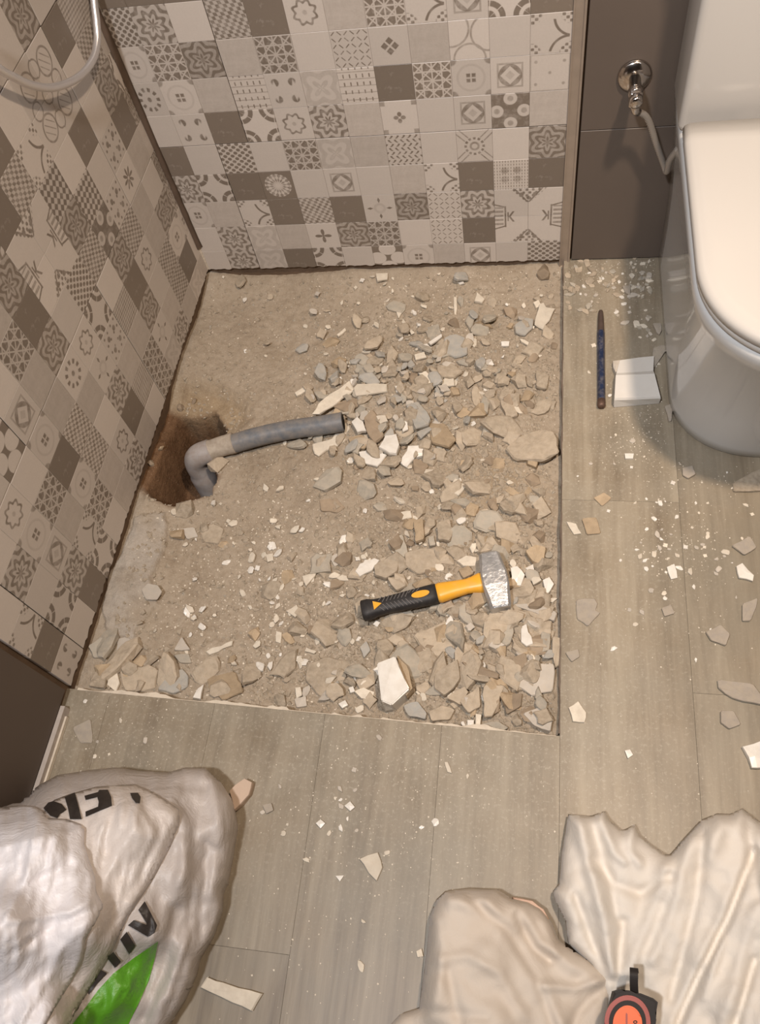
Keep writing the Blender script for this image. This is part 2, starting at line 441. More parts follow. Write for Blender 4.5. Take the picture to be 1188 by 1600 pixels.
# the two four-tile ornaments of the left wall
def setc(j, i, c): LEFT[j] = LEFT[j][:i + 1] + c + LEFT[j][i + 2:]
setc(6, 5, '6'); setc(6, 6, '5'); setc(7, 5, '8'); setc(7, 6, '7')     # ornament in the middle (rows 5 and 6 above the pit)
setc(8, 2, '8'); setc(8, 3, '7'); setc(9, 2, '6'); setc(9, 3, '5')
setc(6, 5, '1'); setc(6, 6, '2'); setc(7, 5, '3'); setc(7, 6, '4')
setc(9, 2, '7'); setc(9, 3, '8'); setc(8, 2, '5'); setc(8, 3, '6')
angL = math.atan2(-DV[1], -DV[0]) # the tile's local +x runs backwards along the wall
cw = C7 * 1.03
SEND = 1.052
for j, row in enumerate(LEFT):
    for q, code in enumerate(row):
        i = q - 1
        s0 = (.45 + i * 1.03) * C7; s1 = s0 + cw
        if j >= 5: gap = .0016
        else: gap = 0.0
        if j >= 10: gap += .0016
        if (j < 5 and i in (5, 13)) or (j >= 5 and i in (2, 10)): s0 += .0016
        s0 = max(s0, .0015); s1 = min(s1, SEND)
        if s1 - s0 < .006: continue
        sm = (s0 + s1) / 2
        z = Z0 + (j - 1) * C7 + gap + .02 * sm
        me = cell_mesh('wall_tile', C7, C7, .0128 - .02 * sm + .001, True, 20 + q, 1.0 + 1.6 * max(0, sm - .5)) if j == 0 else cellB
        p = DV * s1
        put_tile(wl, me, code, (p[0], p[1], z), angL, (s1 - s0) / C7)
# dark plain tiles on the left wall in front of the shower area
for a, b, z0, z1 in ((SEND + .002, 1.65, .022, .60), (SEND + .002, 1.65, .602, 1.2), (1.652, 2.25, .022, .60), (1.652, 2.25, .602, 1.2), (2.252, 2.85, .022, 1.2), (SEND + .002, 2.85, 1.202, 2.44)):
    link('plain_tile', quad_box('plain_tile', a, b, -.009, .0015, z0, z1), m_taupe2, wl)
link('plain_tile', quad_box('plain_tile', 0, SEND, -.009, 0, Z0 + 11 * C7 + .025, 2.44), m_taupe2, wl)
# taupe tiles right of the profile, joint at z = .32
for a, b, z0, z1 in ((.858, 1.30, .004, .3245), (.858, 1.30, .326, .62), (1.3015, 1.775, .004, .3245), (1.3015, 1.775, .326, .62), (.858, 1.775, .6215, 1.22), (.858, 1.775, 1.2215, 2.44)):
    link('plain_tile', box('plain_tile', a, b, -.001, .009, z0, z1, bev=.0006, seg=1), m_taupe, wb)
link('plain_tile', box('plain_tile', -.0, .83, 0, .009, Z0 + 10 * C7 + .003, 2.44), m_taupe, wb)

# dark brown strip along the corner of the patterned walls, profile at the end of the patterned tiles
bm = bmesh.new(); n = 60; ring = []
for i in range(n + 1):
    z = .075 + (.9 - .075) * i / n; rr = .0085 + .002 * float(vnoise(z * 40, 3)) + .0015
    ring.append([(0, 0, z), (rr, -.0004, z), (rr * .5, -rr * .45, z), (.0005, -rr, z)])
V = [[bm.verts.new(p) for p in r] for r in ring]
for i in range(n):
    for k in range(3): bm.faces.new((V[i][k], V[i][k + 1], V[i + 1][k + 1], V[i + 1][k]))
link('trim_1', from_bm('trim_1', bm, True), mat('corner_strip', (.115, .080, .058), .6, .3, var=.3, scale=50), kind='structure')
bm = bmesh.new()
box_bm(bm, WX, WX + .003, -.003, .009, -.02, 1.3); box_bm(bm, WX + .003, WX + .019, -.001, .009, -.02, 1.3); box_bm(bm, WX + .018, WX + .0225, -.0045, .009, -.02, 1.3, bev=.001)
link('trim_2', from_bm('trim_2', bm), m_metal, kind='structure')
# worn white bead at the foot of the corner and along the lowest cut of the tiles
bm = bmesh.new()
for i in range(24):
    z = .006 + i * .0028; box_bm(bm, .0, .0022 + .001 * rj.random(), -.0028, 0, z, z + .0029)
link('trim_3', from_bm('trim_3', bm), m_mortar, kind='structure')
m_white_trim = mat('foot_strip', (.46, .40, .35), .7, .3, var=.25, scale=50, bmp=.3)
link('baseboard_left', quad_box('baseboard_left', SEND + .03, 1.70, .0015, .010, .001, .020), m_white_trim, kind='structure')
link('trim_4', quad_box('trim_4', SEND + .045, 1.70, .010, .0135, .001, .009), m_mortar, kind='structure')

# ---------------------------------------------------------------- floor: wood-look planks around the pit
def floor_mat():
    m, nt, b, tc = newmat('wood_look_plank', .42, .45)
    mp = nt.nodes.new('ShaderNodeMapping'); mp.inputs['Scale'].default_value = (1, .07, 1); nt.links.new(tc.outputs['Object'], mp.inputs[0])
    oi = nt.nodes.new('ShaderNodeObjectInfo')
    add = nt.nodes.new('ShaderNodeVectorMath'); add.operation = 'ADD'; nt.links.new(mp.outputs[0], add.inputs[0])
    cx = nt.nodes.new('ShaderNodeCombineXYZ'); nt.links.new((X(oi.outputs['Random']) * 9).v, cx.inputs[0]); nt.links.new((X(oi.outputs['Random']) * 5).v, cx.inputs[2]); nt.links.new(cx.outputs[0], add.inputs[1])
    v = add.outputs[0]
    n1 = noise(nt, v, 28, 5, .6, .8); n2 = noise(nt, v, 120, 3, .6); n3 = noise(nt, v, 7, 3, .5)
    f = X(n1) * .62 + X(n2) * .26 + X(n3) * .25 - .03
    c = ramp(nt, f.v, [(.34, (.150, .112, .073)), (.46, (.215, .170, .115)), (.56, (.268, .216, .150)), (.70, (.355, .296, .214))])
    # greyed and dusted areas
    dn = noise(nt, tc.outputs['Object'], 5, 4, .6)
    c = mix(nt, (sub(.52, X(dn), .3) * .35).v, c, (.24, .23, .19))
    d2 = noise(nt, tc.outputs['Object'], 170, 3, .7)
    geo = nt.nodes.new('ShaderNodeNewGeometry'); sp = nt.nodes.new('ShaderNodeSeparateXYZ'); nt.links.new(geo.outputs['Position'], sp.inputs[0])
    px_, py_ = X(sp.outputs[0]), X(sp.outputs[1])
    near = sub(ln(mx(ab(px_ - .42) - .43, 0.0), mx(ab(py_ + .55) - .55, 0.0)), .22, .3)
    d3 = noise(nt, geo.outputs['Position'], 14, 4, .6)
    c = mix(nt, (sub(.60, X(d2), .12) * .45 * near + near * sub(.45, X(d3), .3) * .25).v, c, (.44, .39, .31))
    nt.links.new(c, b.inputs['Base Color'])
    bump(nt, b, (X(n2) * .5 + X(n1)), .18, .0012)
    return m
m_floor = floor_mat(); m_joint = mat('floor_joint', (.20, .165, .125), .9, .2)
def tri_prism(name, pts, z0, z1): return prism(name, pts, z0, z1, bev=.0003)
fbase = wallobj('floor', box('floor', WX + .010, XR + .1, YF, .1, -.12, -.010), m_joint)
def frontline(x): t = (x - XA) / (WX + .01 - XA); return -(DF + (DR - DF) * t)
link('plank_bed', prism('plank_bed', [(-.2, YF), (WX + .012, YF), (WX + .012, frontline(WX) - .001), (-.2, frontline(-.2) - .001)], -.12, -.010), m_joint, fbase)
def plank(x0, x1, y0, y1, cut=False):
    g = .00018
    if cut: pts = [(x0 + g, y0 + g), (x1 - g, y0 + g), (x1 - g, frontline(x1)), (x0 + g, frontline(x0))]
    else: pts = [(x0 + g, y0 + g), (x1 - g, y0 + g), (x1 - g, y1 - g), (x0 + g, y1 - g)]
    link('floor_plank', tri_prism('floor_plank', pts, -.010, 0), m_floor, fbase)
xs = [-.21, -.01 + .06, .25, .45, .65, WX + .010]
cuts = [-1.62, -1.95, -1.42, -2.05, -1.78]
for i in range(5):
    plank(xs[i], xs[i + 1], cuts[i], 0, cut=True); plank(xs[i], xs[i + 1], cuts[i] - 1.2, cuts[i])
for x0, x1, ys in ((WX + .010, 1.0515, (.009, -.62, -1.82, -3)), (1.0515, 1.2515, (.009, -.977, -2.177, -3)), (1.2515, 1.4515, (.009, -.40, -1.6, -2.8)), (1.4515, 1.6515, (.009, -.8, -2.0, -3)), (1.6515, 1.80, (.009, -.5, -1.7, -2.9))):
    for a, b in zip(ys[:-1], ys[1:]): plank(x0, x1, max(b, YF), a)
# irregular pale adhesive left along the cut edge of the front planks, and a thin one on the right
def edge_strip(name, A, Bp, wd, z, seed, gaps=()):
    bm = bmesh.new(); n = 170; A = np.array(A); Bp = np.array(Bp); T = (Bp - A) / np.linalg.norm(Bp - A); Nn = np.array([-T[1], T[0]])
    prev = None
    for i in range(n + 1):
        t = i / n; q = A + (Bp - A) * t
        a = wd * (.5 + 1.4 * float(vnoise(t * 22, seed)) + .5 * float(vnoise(t * 90, seed + 4)))
        if any(g0 < t < g1 for g0, g1 in gaps): a = .0003
        a = max(a, .0004); p0 = q - Nn * .0015; p1 = q + Nn * a; h = z + .0012 * float(vnoise(t * 60, seed + 9))
        cur = [bm.verts.new((p0[0], p0[1], h + .001)), bm.verts.new((p1[0], p1[1], h - .0005)), bm.verts.new((p1[0], p1[1], h - .02)), bm.verts.new((p0[0], p0[1], h - .02))]
        if prev:
            for k in range(4): bm.faces.new((prev[k], prev[(k + 1) % 4], cur[(k + 1) % 4], cur[k]))
        prev = cur
    return from_bm(name, bm)
link('trim_5', edge_strip('trim_5', (XA + .012, frontline(XA + .012)), (WX + .004, frontline(WX + .004)), .006, .0006, 5, ((.47, .56), (.62, .66))), m_mortar, kind='structure')
link('trim_6', edge_strip('trim_6', (WX + .0095, frontline(WX) + .004), (WX + .0095, -.01), .0020, -.001, 11), m_grout, kind='structure')

# ---------------------------------------------------------------- the pit: rough sand and mortar bed
HOLE = [(240, 668), (262, 645), (298, 650), (330, 638), (347, 662), (328, 690), (332, 715), (338, 742), (322, 768), (297, 778), (266, 790), (232, 776), (216, 756)]
BOWL = [(255, 640), (290, 598), (340, 596), (385, 620), (395, 650), (350, 690), (300, 700), (250, 690)]
def w2(poly, z=-.04): return [fl(x, y, z)[:2] for x, y in poly]
HOLEW = w2(HOLE); BOWLW = w2(BOWL)
CONC = w2([(166, 960), (176, 905), (200, 860), (215, 815), (262, 800), (262, 850), (240, 905), (250, 945), (218, 985), (215, 1010), (170, 990)])
bumps = [(620, 640, 95, .020), (560, 600, 60, .008), (820, 690, 70, .012), (700, 560, 80, .008), (800, 1060, 90, .012), (640, 1090, 70, .008), (760, 940, 80, .008), (840, 600, 50, .010),
         (290, 560, 70, .010), (470, 730, 70, .012), (430, 820, 90, .004), (520, 760, 60, .008), (340, 880, 120, -.004), (790, 760, 60, .012)]
BW = [(*fl(x, y, -.04)[:2], r / 880.0, h) for x, y, r, h in bumps]
def ground(x, y, fine=True):
    x = np.asarray(x, float); y = np.asarray(y, float)
    z = -.044 + .012 * fbm(x * 5 + 3, y * 5, 3) + .010 * np.clip((x - .2) / .6, 0, 1) + .006 * np.clip((-y - .6) / .4, 0, 1)
    z = z + .022 * np.exp(-np.clip(-y, 0, 1) / .05) + .016 * np.exp(-np.clip(x, 0, 1) / .04)
    for bx, by, r, h in BW: z = z + h * np.exp(-((x - bx) ** 2 + (y - by) ** 2) / (r * r))
    if fine:
        z = z + .0045 * fbm(x * 22, y * 22, 3) + .0028 * fbm(x * 75 + 9, y * 75, 3)
        ridge = 1 - np.abs(fbm(x * 30 + 5, y * 30 + 8, 2)) * 4
        z = z - .004 * np.clip(ridge - .55, 0, 1) * np.clip((x - .25) * 3 + np.clip(-y - .7, 0, 1) * 4, 0, 1)
    b = poly_sd(x, y, BOWLW); z = z - .022 * np.clip(b / .035 + .2, 0, 1)
    h = poly_sd(x, y, HOLEW) + .013 * fbm(x * 36, y * 36, 3)
    k = np.clip(h / .018 + .25, 0, 1) * np.clip((x - XA * (-y / DF) - .004) / .03, .12, 1); z = z - (.135 + .03 * fbm(x * 30, y * 30, 2)) * k * k * (3 - 2 * k)
    c = poly_sd(x, y, CONC) + .004 * fbm(x * 60, y * 60, 2); z = z + .008 * np.clip(c / .004, 0, 1)
    return z
NXg, NYg = 330, 410
gx = np.linspace(-.045, WX + .025, NXg); gy = np.linspace(.030, -DR - .03, NYg)
GX, GY = np.meshgrid(gx, gy); GZ = ground(GX, GY)
verts = np.stack([GX, GY, GZ], -1).reshape(-1, 3)
idx = np.arange(NXg * NYg).reshape(NYg, NXg)
faces = np.stack([idx[:-1, :-1], idx[1:, :-1], idx[1:, 1:], idx[:-1, 1:]], -1).reshape(-1, 4)
me = bpy.data.meshes.new('pit_ground'); me.from_pydata(verts.tolist(), [], faces.tolist())
me.polygons.foreach_set('use_smooth', [True] * len(me.polygons))
ca = me.color_attributes.new('soil', 'FLOAT_COLOR', 'POINT')
hd = poly_sd(GX, GY, HOLEW); bd = poly_sd(GX, GY, BOWLW); cdn = poly_sd(GX, GY, CONC) + .004 * fbm(GX * 60, GY * 60, 2)
A0 = np.zeros((NYg, NXg, 4)); A0[..., 3] = 1
A0[..., 0] = np.clip(hd / .02 + .7, 0, 1)                                  # damp reddish earth, with the hole's shade in its colour
A0[..., 1] = np.clip(cdn / .006, 0, 1) * np.clip(.7 + 1.2 * fbm(GX * 18, GY * 18, 3), 0, 1)   # grey concrete
A0[..., 2] = np.clip(bd / .05 + .3, 0, 1) * .8 + np.clip(.15 - np.hypot(GX - .70, GY + .60), 0, .1) * 5  # moist yellow sand
ca.data.foreach_set('color', A0.reshape(-1))
def soil_mat():
    m, nt, b, tc = newmat('sandy_mortar_bed', .95, .15)
    co = tc.outputs['Object']
    n1 = noise(nt, co, 9, 5, .6); n2 = noise(nt, co, 90, 4, .65); n3 = noise(nt, co, 320, 3, .7); n4 = noise(nt, co, 3.5, 2)
    f = X(n1) * .5 + X(n2) * .35 + X(n3) * .25
    c = ramp(nt, f.v, [(.36, (.225, .172, .118)), (.50, (.34, .272, .198)), (.62, (.41, .337, .255)), (.78, (.53, .452, .36))])
    c = mix(nt, (sub(.5, X(n4), .25) * .3).v, c, (.44, .37, .29))
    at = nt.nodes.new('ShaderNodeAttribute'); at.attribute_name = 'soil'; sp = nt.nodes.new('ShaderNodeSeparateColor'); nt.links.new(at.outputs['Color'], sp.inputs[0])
    sand = ramp(nt, f.v, [(.36, (.22, .15, .08)), (.78, (.48, .36, .22))])
    c = mix(nt, (X(sp.outputs[2]) * .8).v, c, sand)
    conc = ramp(nt, f.v, [(.38, (.31, .265, .215)), (.75, (.53, .47, .40))])
    c = mix(nt, sp.outputs[1], c, conc)
    damp = ramp(nt, f.v, [(.38, (.075, .038, .018)), (.75, (.26, .15, .082))])  # damp earth tones, darkened further to carry the shade inside the hole
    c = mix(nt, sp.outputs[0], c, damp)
    c = mix(nt, sub(.70, X(n3), .08), c, (.66, .58, .46))
    nt.links.new(c, b.inputs['Base Color']); bump(nt, b, (X(n2) + X(n3) * .6), .7, .004)
    return m
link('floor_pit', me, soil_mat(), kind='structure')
PITR = (0.0, WX + .006, -DR + .01, -.004)

# ---------------------------------------------------------------- materials of the debris
mC = {
 'dusty': mat('dusty_grey_tile_piece', (.36, .315, .265), .85, .3, var=.22, scale=60, dust=.5, dustcol=(.42, .36, .28), bmp=.4, world=True),
 'white': mat('glazed_white_ceramic', (.78, .74, .67), .30, .5, var=.08, scale=30, dust=.25, world=True),
 'cream': mat('dusty_white_ceramic', (.68, .61, .50), .75, .3, var=.2, scale=60, rnd=.12, dust=.3, world=True),
 'grey': mat('grey_mortar_slab', (.37, .335, .275), .85, .3, var=.2, scale=50, rnd=.15, dust=.4, dustcol=(.52, .44, .34), bmp=.3, world=True),
 'pale': mat('pale_grey_tile_back', (.50, .45, .385), .8, .3, var=.2, scale=60, rnd=.12, dust=.3, bmp=.2, world=True),
 'brown': mat('sandy_mortar', (.41, .338, .252), .95, .15, var=.35, scale=70, rnd=.22, dust=.35, bmp=.7, bscale=140, world=True),
 'ochre': mat('ochre_mortar', (.43, .33, .22), .95, .15, var=.3, scale=60, rnd=.15, bmp=.7, bscale=140, world=True),
 'dark': mat('damp_mortar', (.31, .24, .17), .9, .2, var=.3, scale=60, rnd=.15, bmp=.5, world=True),
 'blue': mat('blue_grey_slab', (.37, .355, .32), .7, .3, var=.2, scale=50, dust=.3, bmp=.2, world=True),
}
def gz(x, y):
    if XA < x < WX + .009 and y > frontline(x): return float(ground(x, y, False))
    return 0.0
def slab_mesh(name, pts, th, tilt=(0, 0), seed=0, z=0.0, facets=True):
    """irregular broken slab with a slightly faceted top and ragged sides"""
    r = random.Random(seed); P = [Vector((x, y)) for x, y in pts]; c = sum(P, Vector((0, 0))) / len(P)
    Q = []
    for i, p in enumerate(P):
        q = P[(i + 1) % len(P)]; Q.append(p)
        L = (q - p).length
        if L > .016:
            nrm = Vector((-(q - p).y, (q - p).x)).normalized()
            for t in ((.33, .68) if L > .035 else (.5,)): Q.append(p.lerp(q, t + r.uniform(-.08, .08)) + nrm * r.uniform(-.05, .05) * L)
    bm = bmesh.new(); n = len(Q)
    hz = lambda p, e=0: z + tilt[0] * (p.x - c.x) + tilt[1] * (p.y - c.y) + e
    topv = [bm.verts.new((*(c + (p - c) * .95), hz(p, th * (1 + r.uniform(-.10, .05))))) for p in Q]
    mid = [bm.verts.new((*(c + (p - c) * 1.0), hz(p, th * r.uniform(.55, .85)))) for p in Q]
    bot = [bm.verts.new((*(c + (p - c) * r.uniform(.86, .98)), hz(p, 0))) for p in Q]
    for A, B in ((bot, mid), (mid, topv)):
        for i in range(n): bm.faces.new((A[i], A[(i + 1) % n], B[(i + 1) % n], B[i]))
    cc = c + Vector((r.uniform(-.15, .15), r.uniform(-.15, .15))) * (P[0] - c).length
    cv = bm.verts.new((cc.x, cc.y, hz(cc, th * (1.04 + r.uniform(0, .12)))))
    for i in range(n): bm.faces.new((topv[i], topv[(i + 1) % n], cv))
    bm.faces.new(bot[::-1])
    return from_bm(name, bm)
CR = {'5': (400, 400, 2.376), '6': (400, 800, 2.376), 'L': (120, 780, 3.494), 'F': (860, 700, 2.963), 'B': (400, 1080, 2.376), 'S': (0, 1080, 2.475), 'T': (900, 400, 4.125)}
seedc = [100]
def piece(cr, poly, m, th, name, label, cat=None, group=None, tilt=None, lift=0.0):
    ox, oy, s = CR[cr]; P = [(ox + a / s, oy + b / s) for a, b in poly]
    cx = sum(p[0] for p in P) / len(P); cy = sum(p[1] for p in P) / len(P)
    z = -.035
    for _ in range(3):
        q = fl(cx, cy, z); z = gz(q[0], q[1]) + lift + th
    if m not in ('white', 'cream'):       # blunt the corners of the crumbly pieces
        P = [q for i in range(len(P)) for q in ((P[i][0] * .92 + P[i - 1][0] * .08, P[i][1] * .92 + P[i - 1][1] * .08), (P[i][0] * .91 + P[(i + 1) % len(P)][0] * .09, P[i][1] * .91 + P[(i + 1) % len(P)][1] * .09))]
        if cr in 'FST' and m in ('pale', 'grey'): m = 'dusty'
    W = [fl(a, b, z)[:2] for a, b in P]
    seedc[0] += 1; r = random.Random(seedc[0])
    if tilt is None: tilt = (r.uniform(-.12, .12), r.uniform(-.12, .12)) if z < -.001 or lift else (0, 0)
    flat = z - th > -.0005 and not lift
    me = slab_mesh(name, W, th, (0, 0) if flat else tilt, seedc[0], z - th + (0.0003 if flat else -.002))
    return top(name, me, mC[m], label=label, cat=cat or name.split('_')[-1], group=group)

